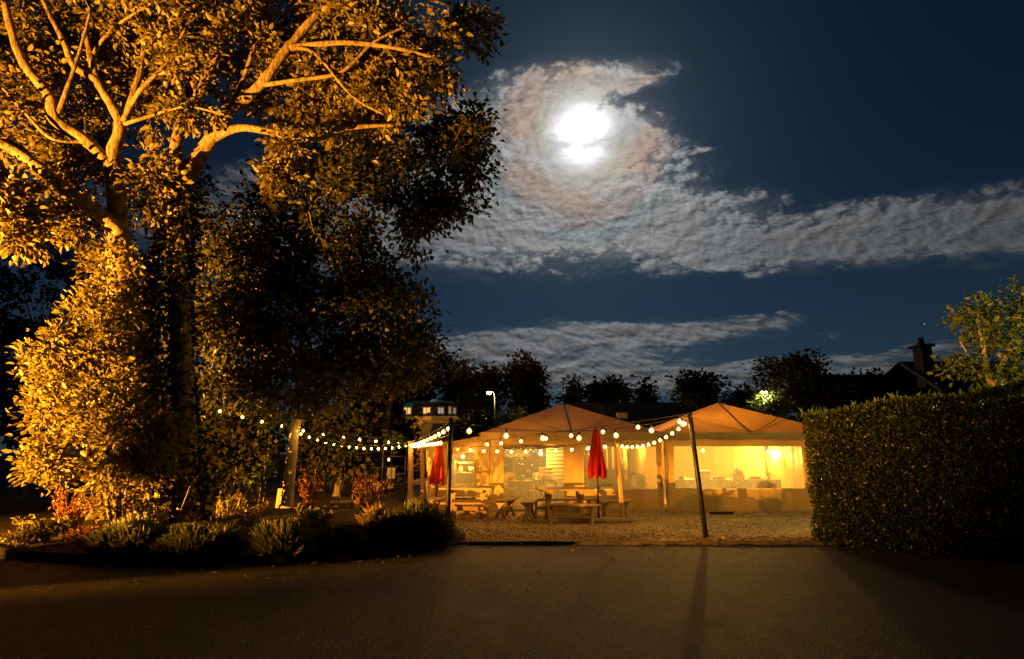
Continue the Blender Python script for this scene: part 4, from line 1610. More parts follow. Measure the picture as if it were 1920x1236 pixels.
def grow(mb, limbs, cent, r_tip=.006, rng=None, maxr=.035):
    """join every leaf cluster to the wood: each twig starts at the nearest point already grown"""
    nodes = np.array([p for l in limbs for p in l], float)
    base_d = np.array([np.min(np.linalg.norm(nodes - c, axis=1)) for c in cent])
    order = np.argsort(base_d)
    arr = np.zeros((len(nodes) + len(cent) * 2, 3))
    arr[:len(nodes)] = nodes
    m = len(nodes)
    for i in order:
        c = cent[i]
        dd = np.linalg.norm(arr[:m] - c, axis=1) + .25 * np.maximum(0, arr[:m, 2] - c[2])
        j = int(np.argmin(dd))
        a = arr[j]
        L = np.linalg.norm(c - a)
        mid = (a + c) / 2 + np.array([0, 0, .10 * L]) + rng.normal(0, .06 * L, 3)
        r0 = min(maxr, r_tip + .010 * L)
        mb.tube([a, mid, c], [r0, r0 * .7, r_tip], 4, 0, False)
        arr[m] = mid; arr[m + 1] = c
        m += 2


def limb(mb, pts, r0, r1, n=10, sub=5, wob=.075):
    c = catmull(pts, sub)
    k = len(c)
    rad = [(r0 + (r1 - r0) * (i / (k - 1)) ** .8) * (1 + wob * math.sin(i * 1.9) + wob * .7 * math.sin(i * 4.3)) for i in range(k)]
    mb.tube(c, rad, n, 0, True)
    return [tuple(p) for p in c]


def plant_tree(name, label, base, limbs, ells, per, lsize, leaf, bark, seed, rad=.34, droop=.3, group=None, big=False, cat='tree', flat=.7, wr=.30, twigs=True, crown_name='crown', clear=0):
    rng = np.random.default_rng(seed)
    base = Vector(base)
    root = empty(name, base, 0, label, cat, group)
    mb = MB()
    paths = [limb(mb, l[0], l[1], l[2], l[3] if len(l) > 3 else 10) for l in limbs]
    P, O = ell_points(ells, rng)
    if clear:
        # the inside of the crown stays bare along the big limbs
        keep = np.ones(len(P), bool)
        for l, pth in zip(limbs, paths):
            if l[1] < .05: continue
            q = np.array(pth)
            dx = P[:, None, 0] - q[None, :, 0]; dz = P[:, None, 2] - q[None, :, 2]
            dd = np.sqrt(dx * dx + dz * dz)
            near = (dd < clear * min(1.0, .35 + l[1] * 4.5)) & (P[:, None, 1] < q[None, :, 1] + .25)
            keep &= ~near.any(1)
        P, O = P[keep], O[keep]
    if twigs:
        grow(mb, paths, P, .006, rng)
    b = np.array(base)
    mb.v = [(p[0] - b[0], p[1] - b[1], p[2] - b[2]) for p in mb.v]
    mb.build('trunk', bark, root)
    v, f = cluster_leaves(P, np.full(len(P), rad) * rng.uniform(.7, 1.35, len(P)), per, lsize, rng, droop, flat, O, big, wr)
    link(crown_name, np_mesh(crown_name, v - b[None], f), leaf, root)
    return root


def E(px, py, Y, rx, ry, n, rdep=None):
    """ellipsoid given by where it is seen, its distance and its apparent radii"""
    c = at(px, py, Y)
    k = (Y * CP + (c.z - EYE) * SP) / FPX
    return (tuple(c), (rx * k, (rdep if rdep else (rx + ry) * .42 * k), ry * k), n)


# ---- the floodlit tree on the left
AY = 12.2
A0 = at(250, 975, AY); A0.z = .1
LA = [
    ([A0, at(243, 860, AY), at(236, 700, AY), at(228, 560, AY), at(224, 440, AY)], .40, .25, 14),
    ([at(224, 450, AY), at(216, 350, AY - .1), at(212, 290, AY - .2), at(226, 235, AY - .2), at(205, 190, AY - .2), at(182, 150, AY - .3), at(160, 60, AY - .4)], .21, .06, 12),
    ([at(213, 320, AY - .15), at(160, 265, AY - .4), at(104, 226, AY - .6), at(92, 180, AY - .7), at(52, 130, AY - .8), at(28, 80, AY - .9), at(5, -10, AY - 1)], .17, .07, 12),
    ([at(226, 440, AY - .05), at(190, 405, AY - .4), at(130, 360, AY - .8), at(70, 312, AY - 1.1), at(0, 268, AY - 1.3), at(-90, 240, AY - 1.4)], .18, .08, 12),
    ([at(66, 311, AY - 1.1), at(30, 270, AY - 1.2), at(-40, 260, AY - 1.2)], .08, .04, 8),
    ([at(182, 150, AY - .3), at(140, 125, AY - .5), at(120, 80, AY - .6), at(95, 30, AY - .7), at(60, -40, AY - .8)], .09, .04, 8),
    ([at(226, 235, AY - .2), at(290, 215, AY - .5), at(350, 200, AY - .7), at(420, 215, AY - .9)], .05, .02, 6),
    ([at(104, 226, AY - .6), at(128, 160, AY - .7), at(150, 95, AY - .7), at(170, 20, AY - .7)], .06, .025, 7),
    ([at(160, 265, AY - .4), at(100, 262, AY - .8), at(50, 215, AY - 1), at(5, 165, AY - 1.1)], .055, .025, 7),
    ([at(226, 235, AY - .2), at(262, 170, AY - .5), at(310, 120, AY - .6), at(350, 50, AY - .7)], .06, .025, 7),
    ([at(212, 290, AY - .2), at(250, 180, AY - .1), at(270, 100, AY), at(268, 20, AY)], .10, .05, 8),
    ([at(172, 105, AY - .35), at(205, 60, AY - .45), at(260, 20, AY - .6), at(330, -20, AY - .6)], .045, .02, 6),
]
ellA = [E(60, 40, 12.6, 190, 120, 100), E(250, 40, 12.6, 190, 120, 110), E(60, 190, 12.4, 130, 80, 60), E(270, 150, 12.4, 130, 60, 50),
        E(330, 215, 11.6, 110, 42, 30), E(15, 360, 11.0, 60, 60, 24), E(25, 440, 10.8, 40, 60, 16), E(120, 290, 12.8, 80, 70, 26),
        E(-150, 150, 11.5, 190, 250, 60), E(150, -110, 12.2, 330, 110, 80), E(290, 350, 12.3, 60, 60, 20), E(130, 420, 12.3, 60, 50, 12),
        E(110, 100, 11.0, 110, 80, 26), E(300, 60, 11.2, 110, 80, 26), E(170, 330, 12.9, 130, 90, 34), E(30, 230, 11.0, 50, 40, 9)]
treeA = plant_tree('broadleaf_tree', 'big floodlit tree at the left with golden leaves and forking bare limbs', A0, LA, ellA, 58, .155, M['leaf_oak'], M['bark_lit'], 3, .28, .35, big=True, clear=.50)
# ivy up its trunk
rng = np.random.default_rng(5)
n = 6000
tt = rng.random(n) ** 1.2
zz = .4 + tt * 5.6
cx = np.interp(zz, [0, 2.5, 5.5, 7], [A0.x, at(238, 740, AY).x, at(226, 470, AY).x, at(222, 430, AY).x])
ang = rng.uniform(0, 6.283, n)
rr = (.44 - .02 * zz) + np.abs(rng.normal(0, .20, n))
pos = np.stack([cx + np.cos(ang) * rr, AY + np.sin(ang) * rr, zz], 1)
dirs = np.stack([np.cos(ang), np.sin(ang), rng.normal(-.2, .5, n)], 1) + rng.normal(0, .4, (n, 3))
v, f = leaf_arrays(pos, dirs, rng.normal(0, .6, (n, 3)) + np.array([0, 0, 1]), rng.uniform(.07, .14, n), .36, .1, True)
link('ivy', np_mesh('ivy', v - np.array(A0)[None], f), M['leaf_oak'], treeA)

# ---- second stem whose lit limbs rise behind the first
BY = 12.9
B0 = at(347, 950, BY); B0.z = .1
LB = [
    ([B0, at(346, 820, BY), at(338, 600, BY), at(332, 440, BY), at(338, 345, BY)], .25, .21, 12),
    ([at(338, 345, BY), at(362, 310, BY - .2), at(395, 262, BY - .3), at(425, 215, BY - .5), at(488, 160, BY - .7), at(540, 90, BY - .8), at(600, 20, BY - .9)], .22, .08, 12),
    ([at(338, 345, BY), at(330, 280, BY), at(345, 230, BY), at(372, 180, BY - .1), at(396, 125, BY - .2), at(430, 40, BY - .2)], .17, .08, 10),
    ([at(400, 260, BY - .3), at(450, 240, BY - .5), at(520, 250, BY - .6), at(590, 262, BY - .6), at(660, 240, BY - .5), at(740, 235, BY - .4)], .11, .04, 8),
    ([at(540, 90, BY - .8), at(640, 80, BY - 1), at(740, 90, BY - 1.1), at(820, 110, BY - 1)], .08, .03, 8),
    ([at(425, 215, BY - .5), at(455, 150, BY - .6), at(480, 80, BY - .7), at(510, 0, BY - .7)], .07, .03, 7),
    ([at(372, 180, BY - .1), at(345, 120, BY - .3), at(320, 50, BY - .4), at(310, -20, BY - .4)], .06, .025, 7),
    ([at(488, 160, BY - .7), at(560, 150, BY - .9), at(640, 135, BY - 1), at(700, 80, BY - 1.1), at(760, 50, BY - 1.1)], .06, .025, 7),
    ([at(540, 90, BY - .8), at(590, 100, BY - 1), at(660, 180, BY - 1.1), at(720, 215, BY - 1.1)], .05, .02, 7),
    ([at(600, 20, BY - .9), at(720, -20, BY - 1), at(840, 10, BY - .6)], .07, .03, 6),
]
ellB = [E(450, 60, 13.0, 150, 110, 84), E(610, 60, 12.8, 150, 100, 96), E(740, 90, 12.6, 100, 80, 60), E(800, 150, 12.5, 45, 60, 20), E(600, 90, 11.8, 120, 70, 34),
        E(560, 190, 12.9, 90, 60, 34), E(690, 170, 12.6, 90, 60, 42), E(545, 290, 12.2, 45, 70, 18), E(520, 350, 12.2, 24, 36, 7), E(720, 190, 12.0, 70, 40, 16), E(470, 110, 12.0, 70, 60, 16),
        E(880, 50, 13.8, 55, 55, 20), E(560, -110, 13.0, 330, 90, 70),
        E(650, 240, 13.2, 110, 40, 26)]
treeB = plant_tree('broadleaf_tree', 'tall tree whose lit upper limbs reach right across the night sky', B0, LB, ellB, 58, .155, M['leaf_oak'], M['bark_lit'], 8, .28, .35, big=True, clear=.45)

rng = np.random.default_rng(6)  # dark ivy added over this trunk to stand in for the shade on it
n = 5200
zz = .1 + (rng.random(n) ** .9) * 7.6
cx = np.interp(zz, [0, 3, 5, 8], [B0.x, at(338, 600, BY).x, at(333, 450, BY).x, at(338, 345, BY).x])
ang = rng.uniform(0, 6.283, n)
rr = (.36 - .015 * zz) + np.abs(rng.normal(0, .13, n))
pos = np.stack([cx + np.cos(ang) * rr, BY + np.sin(ang) * rr, zz], 1)
dirs = np.stack([np.cos(ang), np.sin(ang), rng.normal(-.6, .5, n)], 1) + rng.normal(0, .4, (n, 3))
v, f = leaf_arrays(pos, dirs, rng.normal(0, .6, (n, 3)) + np.array([0, 0, 1]), rng.uniform(.08, .15, n), .36, .1, True)
link('ivy', np_mesh('ivy', v - np.array(B0)[None], f), M['leaf_far'], treeB)

# ---- the darker tree with the pale trunk that carries the strings
CY = TREE_C.y
LC = [
    ([TREE_C + Vector((0, 0, .05)), at(543, 890, CY), at(551, 820, CY), at(559, 760, CY), at(562, 700, CY), at(566, 640, CY), at(575, 520, CY), at(590, 430, CY)], .175, .06, 12),
    ([at(557, 715, CY), at(545, 680, CY - .1), at(541, 640, CY - .2), at(520, 580, CY - .3)], .06, .03, 6),
    ([at(561, 700, CY), at(590, 690, CY - .3), at(640, 680, CY - .6), at(690, 700, CY - .8), at(730, 715, CY - 1)], .05, .02, 6),
    ([at(563, 680, CY), at(610, 668, CY - .2), at(670, 665, CY - .3), at(740, 640, CY - .5)], .05, .02, 6),
    ([at(560, 700, CY), at(500, 690, CY - .3), at(440, 700, CY - .5), at(390, 690, CY - .6)], .05, .02, 6),
    ([at(570, 580, CY), at(650, 540, CY), at(720, 530, CY)], .06, .02, 6),
    ([at(570, 580, CY), at(480, 540, CY), at(400, 530, CY)], .06, .02, 6),
    ([at(590, 430, CY), at(650, 350, CY - .3), at(740, 310, CY - .5), at(850, 290, CY - .6)], .07, .02, 6),
    ([at(575, 500, CY), at(480, 450, CY - .2), at(430, 400, CY - .2)], .06, .02, 6), ([at(590, 430, CY), at(610, 330, CY - .2), at(660, 260, CY - .3)], .06, .02, 6),
    ([at(740, 310, CY - .5), at(790, 380, CY - .5), at(782, 440, CY - .5)], .03, .012, 5),
]
ellC = [E(540, 600, CY, 190, 120, 110), E(690, 600, CY - .3, 100, 100, 60), E(700, 690, CY - .6, 110, 55, 46), E(640, 470, CY + .2, 110, 80, 50),
        E(440, 640, CY - .4, 120, 100, 60), E(560, 730, CY - .6, 130, 45, 40), E(430, 740, CY - .5, 80, 40, 20), E(755, 680, CY - .3, 50, 40, 20),
        E(720, 290, 15.6, 130, 90, 64), E(862, 285, 15.4, 60, 78, 44), E(880, 235, 15.4, 40, 45, 14), E(805, 395, 15.5, 50, 50, 16),
        E(780, 430, 15.5, 22, 50, 8), E(600, 380, 15.8, 130, 90, 60), E(450, 430, 15.8, 130, 100, 62), E(640, 300, 15.8, 120, 70, 40), E(862, 385, 15.4, 38, 38, 10), E(760, 380, 15.5, 55, 50, 14),
        E(500, 500, CY + .3, 120, 70, 44), E(720, 520, CY, 45, 40, 14), E(360, 560, CY, 90, 100, 30)]
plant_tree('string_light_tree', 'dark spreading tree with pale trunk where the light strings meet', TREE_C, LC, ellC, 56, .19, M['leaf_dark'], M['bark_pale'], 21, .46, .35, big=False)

# ---- dark tree peeping out behind its right side
DYy = 23.0
D0 = at(715, 930, DYy); D0.z = 0
plant_tree('background_tree', 'dark tree peeping out right of the string light tree', D0,
           [([D0, at(722, 800, DYy), at(745, 680, DYy), at(768, 560, DYy)], .22, .06, 8), ([at(745, 690, DYy), at(815, 660, DYy)], .06, .02, 6)],
           [E(765, 590, DYy, 60, 70, 34), E(785, 665, DYy, 50, 55, 34), E(825, 690, DYy, 28, 34, 9)], 34, .22, M['leaf_far'], M['bark_dark'], 31, .5)

# ---- golden bush round the foot of the floodlit tree
GY = 11.0
G0 = at(225, 985, GY); G0.z = .12
LG = [([G0, at(222, 900, GY), at(210, 780, GY), at(190, 680, GY)], .06, .02, 6), ([G0 + Vector((-.1, 0, 0)), at(190, 900, GY), at(130, 820, GY - .2), at(80, 720, GY - .3)], .05, .015, 6),
      ([G0 + Vector((.1, 0, 0)), at(240, 900, GY), at(280, 840, GY - .1), at(310, 800, GY - .1)], .04, .015, 6), ([at(222, 900, GY), at(160, 880, GY - .3), at(90, 860, GY - .5)], .04, .012, 6)]
ellG = [E(165, 790, GY, 95, 80, 50), E(125, 705, GY, 62, 42, 18), E(74, 676, GY - .1, 24, 15, 4), E(62, 660, GY - .1, 12, 8, 2), E(105, 628, GY, 26, 24, 6), E(235, 830, GY - .1, 85, 60, 34),
        E(100, 865, GY - .2, 52, 34, 17), E(175, 725, GY, 80, 60, 24), E(292, 850, GY - .1, 36, 46, 10), E(205, 885, GY - .2, 70, 30, 12), E(185, 640, GY + .3, 40, 40, 9), E(80, 770, GY - .1, 22, 16, 4),
        E(85, 828, GY - .1, 22, 16, 4), E(100, 900, GY - .2, 20, 12, 3), E(150, 590, GY + .3, 26, 30, 5), E(318, 800, GY, 20, 20, 4), E(215, 590, GY + .4, 40, 50, 9)]
plant_tree('leafy_bush', 'bright golden bush in front of the floodlit tree trunk', G0, LG, ellG, 58, .115, M['leaf_gold'], M['bark_dark'], 44, .25, -.25, None, True, 'bush', .8, .30, True, 'foliage')

# ---- clipped hedge on the right
def hedge():
    rng = np.random.default_rng(77)
    a = Vector((5.42, 11.15, 0)); b = Vector((11.2, 5.75, 0))
    t = (b - a).normalized(); nrm = Vector((-t.y, t.x, 0))          # points away from the camera
    if nrm.y < 0: nrm = -nrm
    L = (b - a).length
    Wd = 1.35
    root = empty('hedge', a, 0, 'tall clipped hedge sweeping in from the right edge', 'hedge')
    ht = lambda u: 2.22 + .125 * u + .035 * math.sin(u * 1.7) + .022 * math.sin(u * 4.1 + 1) + .012 * math.sin(u * 9.7)
    # rounded section swept from the free end to the frame edge; the end is rounded in plan too
    rc = .42

    def surf(u, s):
        """u along, s round the section 0..1 : near face up, over the top, far face down"""
        h = ht(u)
        per = [(0, 0.0), (0, h - .14), (.05, h - .05), (.14, h), (Wd - .14, h), (Wd - .05, h - .05), (Wd, h - .14), (Wd, 0)]
        ln = [0]
        for p, q in zip(per[:-1], per[1:]):
            ln.append(ln[-1] + math.hypot(q[0] - p[0], q[1] - p[1]))
        x = s * ln[-1]
        for k in range(len(per) - 1):
            if x <= ln[k + 1] or k == len(per) - 2:
                w = (x - ln[k]) / (ln[k + 1] - ln[k])
                o = per[k][0] + (per[k + 1][0] - per[k][0]) * w
                z = per[k][1] + (per[k + 1][1] - per[k][1]) * w
                break
        e = max(0.0, rc - u) / rc
        sh = rc * (1 - math.sqrt(max(0, 1 - e * e))) if e > 0 else 0
        o = sh + (Wd - 2 * sh) * o / Wd
        bulge = .05 * math.sin(u * 1.9 + z * 1.3) + .035 * math.sin(u * 5.1 - z * 3.7) + .02 * math.sin(z * 9 + u * 3)
        return o, z, bulge

    cv, cf = [], []
    NU, NS = 60, 40
    for i in range(NU + 1):
        u = L * (i / NU) ** 1.15
        for j in range(NS + 1):
            o, z, bl = surf(u, j / NS)
            o2 = .5 * Wd + (o - .5 * Wd) * .80
            p = t * (u + .12) + nrm * (o2 - bl * .5) + Vector((0, 0, z * .95))
            cv.append(p)
    for i in range(NU):
        for j in range(NS):
            q = i * (NS + 1) + j
            cf.append((q, q + NS + 1, q + NS + 2, q + 1))
    cf.append(tuple(range(NS + 1)))
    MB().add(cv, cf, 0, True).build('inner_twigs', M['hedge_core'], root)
    # leaves all over its faces
    N = 52000
    P, D = [], []
    us = L * rng.random(N) ** 1.15
    ss = rng.random(N) * .72
    for u, s in zip(us, ss):
        o, z, bl = surf(u, s)
        h = ht(u)
        if z > h - .10 and .1 < o < Wd - .1:
            nn = (0, 0, 1)
        elif o < Wd * .5:
            nn = (-nrm.x, -nrm.y, .15)
        else:
            nn = (nrm.x, nrm.y, .15)
        e = max(0.0, rc - u) / rc
        if e > 0:
            nn = (nn[0] - t.x * e * 1.5, nn[1] - t.y * e * 1.5, nn[2])
        p = t * u + nrm * (o - bl) + Vector((0, 0, z + (bl * .3 if nn[2] > .5 else 0)))
        P.append(p); D.append(nn)
    # the blunt end
    M_ = 5200
    for k in range(M_):
        o = rc + (Wd - 2 * rc) * rng.random()
        z = ht(0) * rng.random() ** .95
        bl = .05 * math.sin(o * 4 + z * 2.3) + .03 * math.sin(z * 7)
        P.append(t * (-bl) + nrm * o + Vector((0, 0, z)))
        D.append((-t.x, -t.y, .2))
    P = np.array([tuple(p) for p in P]); D = np.array(D)
    n = len(P)
    P = P + rng.normal(0, .022, (n, 3))
    dirs = D * .75 + rng.normal(0, .6, (n, 3))
    dirs[:, 2] += .25
    up = D + rng.normal(0, .5, (n, 3))
    v, f = leaf_arrays(P, dirs, up, rng.uniform(.035, .075, n), .30, .08)
    link('foliage', np_mesh('foliage', v, f), M['leaf_hedge'], root)
    # soft shoots along the top
    m = 7500
    us = L * rng.random(m)
    pts = []
    for u in us:
        p = t * u + nrm * (Wd * rng.random() ** 1.8 + .03) + Vector((0, 0, ht(u) + .01))
        pts.append(tuple(p))
    pts = np.array(pts)
    dd = rng.normal(0, .3, (m, 3)) + np.array([0, 0, 1])
    v, f = leaf_arrays(pts, dd, rng.normal(0, 1, (m, 3)), rng.uniform(.04, .11, m) * (1 + 1.2 * (rng.random(m) > .96)), .16, .05)
    link('top_shoots', np_mesh('top_shoots', v, f), M['leaf_yellow'], root)


hedge()

# ---- planting bed
def mound(px, py, Y, rx, h, nb, label, mat, name='grass_mound', seed=0, blade=.32, wid=.010, cat='plant', group='low mounds along the kerb', extra=None):
    """dome of fine upright blades"""
    rng = np.random.default_rng(seed)
    g = gnd(px, py, .13)
    b = Vector((g.x if Y is None else at(px, py, Y).x, (g.y + rx * .8 + .10) if Y is None else Y, .13))
    root = empty(name, b, 0, label, cat, group)
    u = unit(rng.normal(0, 1, (nb, 3)))
    u[:, 2] = np.abs(u[:, 2])
    rad = rng.random(nb) ** .35
    lump = 1 + .16 * np.sin(u[:, 0] * 6 + seed * 2.1) * np.cos(u[:, 2] * 5 + seed) + .10 * np.sin(u[:, 1] * 9 + seed)
    p = u * (rad * lump)[:, None] * np.array([rx, rx * .8, h * .8])
    d = u * np.array([.8, .8, .5]) + np.array([0, 0, .7]) + rng.normal(0, .28, (nb, 3))
    up = rng.normal(0, 1, (nb, 3))
    L = blade * rng.uniform(.5, 1.25, nb)
    v, f = leaf_arrays(p, d, up, L, wid / blade, .03)
    link('blades', np_mesh('blades', v, f), mat, root)
    core = MB().lathe([(.9 * rx, -.1), (.86 * rx, h * .2), (.68 * rx, h * .45), (.35 * rx, h * .62), (.01, h * .66)], 16, (0, 0, 0), 0, True, .06, 5)
    core.v = [(x, y * .8, z) for x, y, z in core.v]
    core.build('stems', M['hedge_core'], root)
    if extra:
        mm, nn, ll = extra
        pp = unit(rng.normal(0, 1, (nn, 3))); pp[:, 2] = np.abs(pp[:, 2])
        base = pp * np.array([rx * .8, rx * .6, h * .7])
        v, f = leaf_arrays(base, pp * .6 + np.array([0, 0, 1]) + rng.normal(0, .25, (nn, 3)), rng.normal(0, 1, (nn, 3)), ll * rng.uniform(.5, 1.2, nn), .05, .02)
        link('flower_spikes', np_mesh('flower_spikes', v, f), mm, root)
    return root


def shoots(px, py, Y, ns, h, spread, label, leafm, barkm, name='leafy_shrub', seed=0, ls=.07, per=14, cat='shrub', group='shrubs in the planting bed', lean=(0, 0), big=True, wr=.3):
    """thin stems fanning up from one foot, leaves all along them"""
    rng = np.random.default_rng(seed)
    b = at(px, py, Y); b = Vector((b.x, Y, .13))
    root = empty(name, b, 0, label, cat, group)
    mb = MB()
    P, D = [], []
    for k in range(ns):
        a = rng.uniform(0, 6.283)
        s = spread * rng.uniform(.3, 1.0)
        hh = h * rng.uniform(.6, 1.05)
        tip = np.array([math.cos(a) * s + lean[0], math.sin(a) * s * .8 + lean[1], hh])
        mid = tip * .5 + np.array([0, 0, .12 * hh]) + rng.normal(0, .03, 3)
        foot = rng.normal(0, .05, 3) * np.array([1, 1, 0])
        mb.tube([foot, mid, tip], [.008, .006, .003], 4, 0, False)
        for q in range(per):
            t = .25 + .75 * (q + rng.random()) / per
            w = (1 - t) ** 2 * foot + 2 * t * (1 - t) * mid * 1.05 + t * t * tip
            P.append(w + rng.normal(0, .02, 3))
            D.append(rng.normal(0, .7, 3) + np.array([0, 0, .5]))
    mb.build('stems', barkm, root)
    P, D = np.array(P), np.array(D)
    n = len(P)
    v, f = leaf_arrays(P, D, rng.normal(0, .6, (n, 3)) + np.array([0, 0, 1]), ls * rng.uniform(.6, 1.3, n), wr, .1, big)
    link('leaves', np_mesh('leaves', v, f), leafm, root)
    return root


mound(205, 1046, None, .52, .46, 6500, 'dark feathery mound in front of the golden bush', M['blade'], seed=1, blade=.17, wid=.008)
mound(335, 1048, None, .62, .36, 6500, 'wide dark feathery mound right of the golden bush', M['blade'], seed=2, blade=.15, wid=.008)
mound(512, 1046, None, .38, .45, 4600, 'dark feathery mound before the pale tree trunk', M['blade'], seed=3, blade=.19, wid=.008)
mound(622, 1036, None, .34, .34, 3800, 'small silvery mound between bare soil patches', M['blade'], seed=4, blade=.15, wid=.008)
mound(765, 1024, None, .64, .60, 10500, 'large green feathery mound beside the slim black pole', M['blade'], seed=5, blade=.20, wid=.009)
mound(698, 1020, None, .30, .46, 3000, 'tawny feathery mound left of the large green one', M['blade_tan'], seed=6, blade=.26)
shoots(75, 1020, 10.1, 26, .46, .55, 'lit leafy ground plants at the far left of the kerb', M['leaf_gold'], M['bark_dark'], 'low_shrub', 11, .10, 12)
shoots(40, 1035, 10.0, 20, .26, .6, 'low lit creeping plant nearest the left frame edge', M['leaf_gold'], M['bark_dark'], 'low_shrub', 12, .09, 10)
shoots(125, 1010, 10.4, 30, .85, .42, 'russet shrub left of the dark feathery mound', M['leaf_red'], M['leaf_red'], 'russet_shrub', 13, .06, 16)
shoots(170, 1030, 9.75, 22, .32, .5, 'tangled russet plant at the kerb below the russet shrub', M['leaf_red'], M['blade_tan'], 'russet_shrub', 14, .08, 10)
shoots(420, 1020, 10.5, 16, .75, .30, 'upright lit plant with round leaves right of wide mound', M['leaf_gold'], M['blade_tan'], 'upright_plant', 15, .07, 12)
shoots(460, 1020, 10.7, 18, .70, .35, 'lit tawny plant between the two dark feathery mounds', M['blade_tan'], M['blade_tan'], 'upright_plant', 16, .08, 12)
shoots(440, 1035, 9.9, 14, .35, .40, 'small russet plant at the kerb between dark mounds', M['leaf_red'], M['blade_tan'], 'russet_shrub', 17, .07, 10)
shoots(585, 1005, 11.6, 12, .45, .40, 'lit plant with broad pale leaves behind the small silvery mound', M['leaf_gold'], M['blade_tan'], 'upright_plant', 18, .13, 8)
shoots(600, 1000, 11.0, 14, .50, .25, 'grey green spiky plant above the small silvery mound', M['blade'], M['blade'], 'upright_plant', 19, .16, 8, wr=.14)
shoots(690, 985, 12.2, 26, 1.15, .45, 'tall russet shrub behind the tawny mound', M['leaf_red'], M['leaf_red'], 'russet_shrub', 20, .055, 20)
shoots(580, 975, 14.2, 26, 1.1, .40, 'dim russet shrub right of the pale tree trunk', M['leaf_red'], M['leaf_red'], 'russet_shrub', 23, .07, 18)
shoots(290, 1000, 11.6, 16, .5, .5, 'low lit sprigs beside the floodlit tree trunk', M['leaf_gold'], M['bark_dark'], 'low_shrub', 24, .08, 12)
shoots(655, 1020, 10.9, 12, .28, .35, 'scrappy low plant on soil left of the tawny mound', M['leaf_red'], M['blade_tan'], 'low_shrub', 25, .06, 10)
# one tall dry grass stalk
gs = at(330, 935, 11.4)
gk = empty('grass_stalk', (gs.x, 11.4, .15), 0, 'single tall dry grass stalk leaning right near the golden bush', 'grass stalk')
tipp = at(405, 838, 11.2) - Vector(gk.location)
MB().tube([(0, 0, 0), tipp * .45 + Vector((-.06, 0, .12)), tipp * .8, tipp], [.008, .007, .006, .003], 5).build('stem', M['blade_tan'], gk)
MB().tube([tipp * .72, tipp * .85, tipp * 1.0], [.004, .016, .003], 6).build('seed_head', M['leaf_red'], gk)

# log seats and a board in the bed
lg1 = empty('log_seat', (gnd(645, 965).x, gnd(645, 965).y, .12), .3, 'low sawn log seat in the bed right of pale trunk', 'log seat')
MB().box((0, 0, .20), (.75, .24, .06), 0, .012).build('plank', M['post_wood'], lg1)
for sx in (-.26, .26):
    MB().tube([(sx, 0, -.05), (sx, 0, .17)], [.10, .09], 10).build('leg', M['post_wood'], lg1)
cn = empty('candle_jar', (gnd(645, 965).x + .18, gnd(645, 965).y, .352), 0, 'small pale candle standing on the log seat', 'candle')
MB().lathe([(.001, 0), (.03, 0), (.03, .14), (.001, .145)], 10).build('wax', M['cloth'], cn)
MB().tube([(0, 0, .14), (.004, 0, .165)], .003, 5).build('wick', M['dark_brown'], cn)
wbd = MB().box((0, 0, .26), (.22, .05, .62), 0, .01).build('wooden_board', M['post_wood'])
wbd.location = (gnd(523, 965).x, gnd(523, 965).y, .1)
wbd.rotation_euler = (R(-6), R(3), R(12))
tag(wbd, 'upright wooden board leaning left of the pale tree trunk', 'board')

# fallen leaves along the kerb and on the road
rng = np.random.default_rng(91)
n = 420
fx = rng.uniform(-9.5, 6.5, n)
fyv = np.array([(kerb_y(x) if x < -1 else EDGE_Y) - .02 - abs(rng.normal(0, .8)) ** 1.6 for x in fx])
pos = np.stack([fx, fyv, np.full(n, .012)], 1)
dd = np.stack([np.cos(a := rng.uniform(0, 6.28, n)), np.sin(a), rng.uniform(-.05, .25, n)], 1)
v, f = leaf_arrays(pos, dd, rng.normal(0, .25, (n, 3)) + np.array([0, 0, 1]), rng.uniform(.03, .085, n), .34, .12, True)
tag(link('fallen_leaves', np_mesh('fallen_leaves', v, f), M['blade_tan']), 'dry leaves fallen on the road along the kerb', 'leaves', kind='stuff')
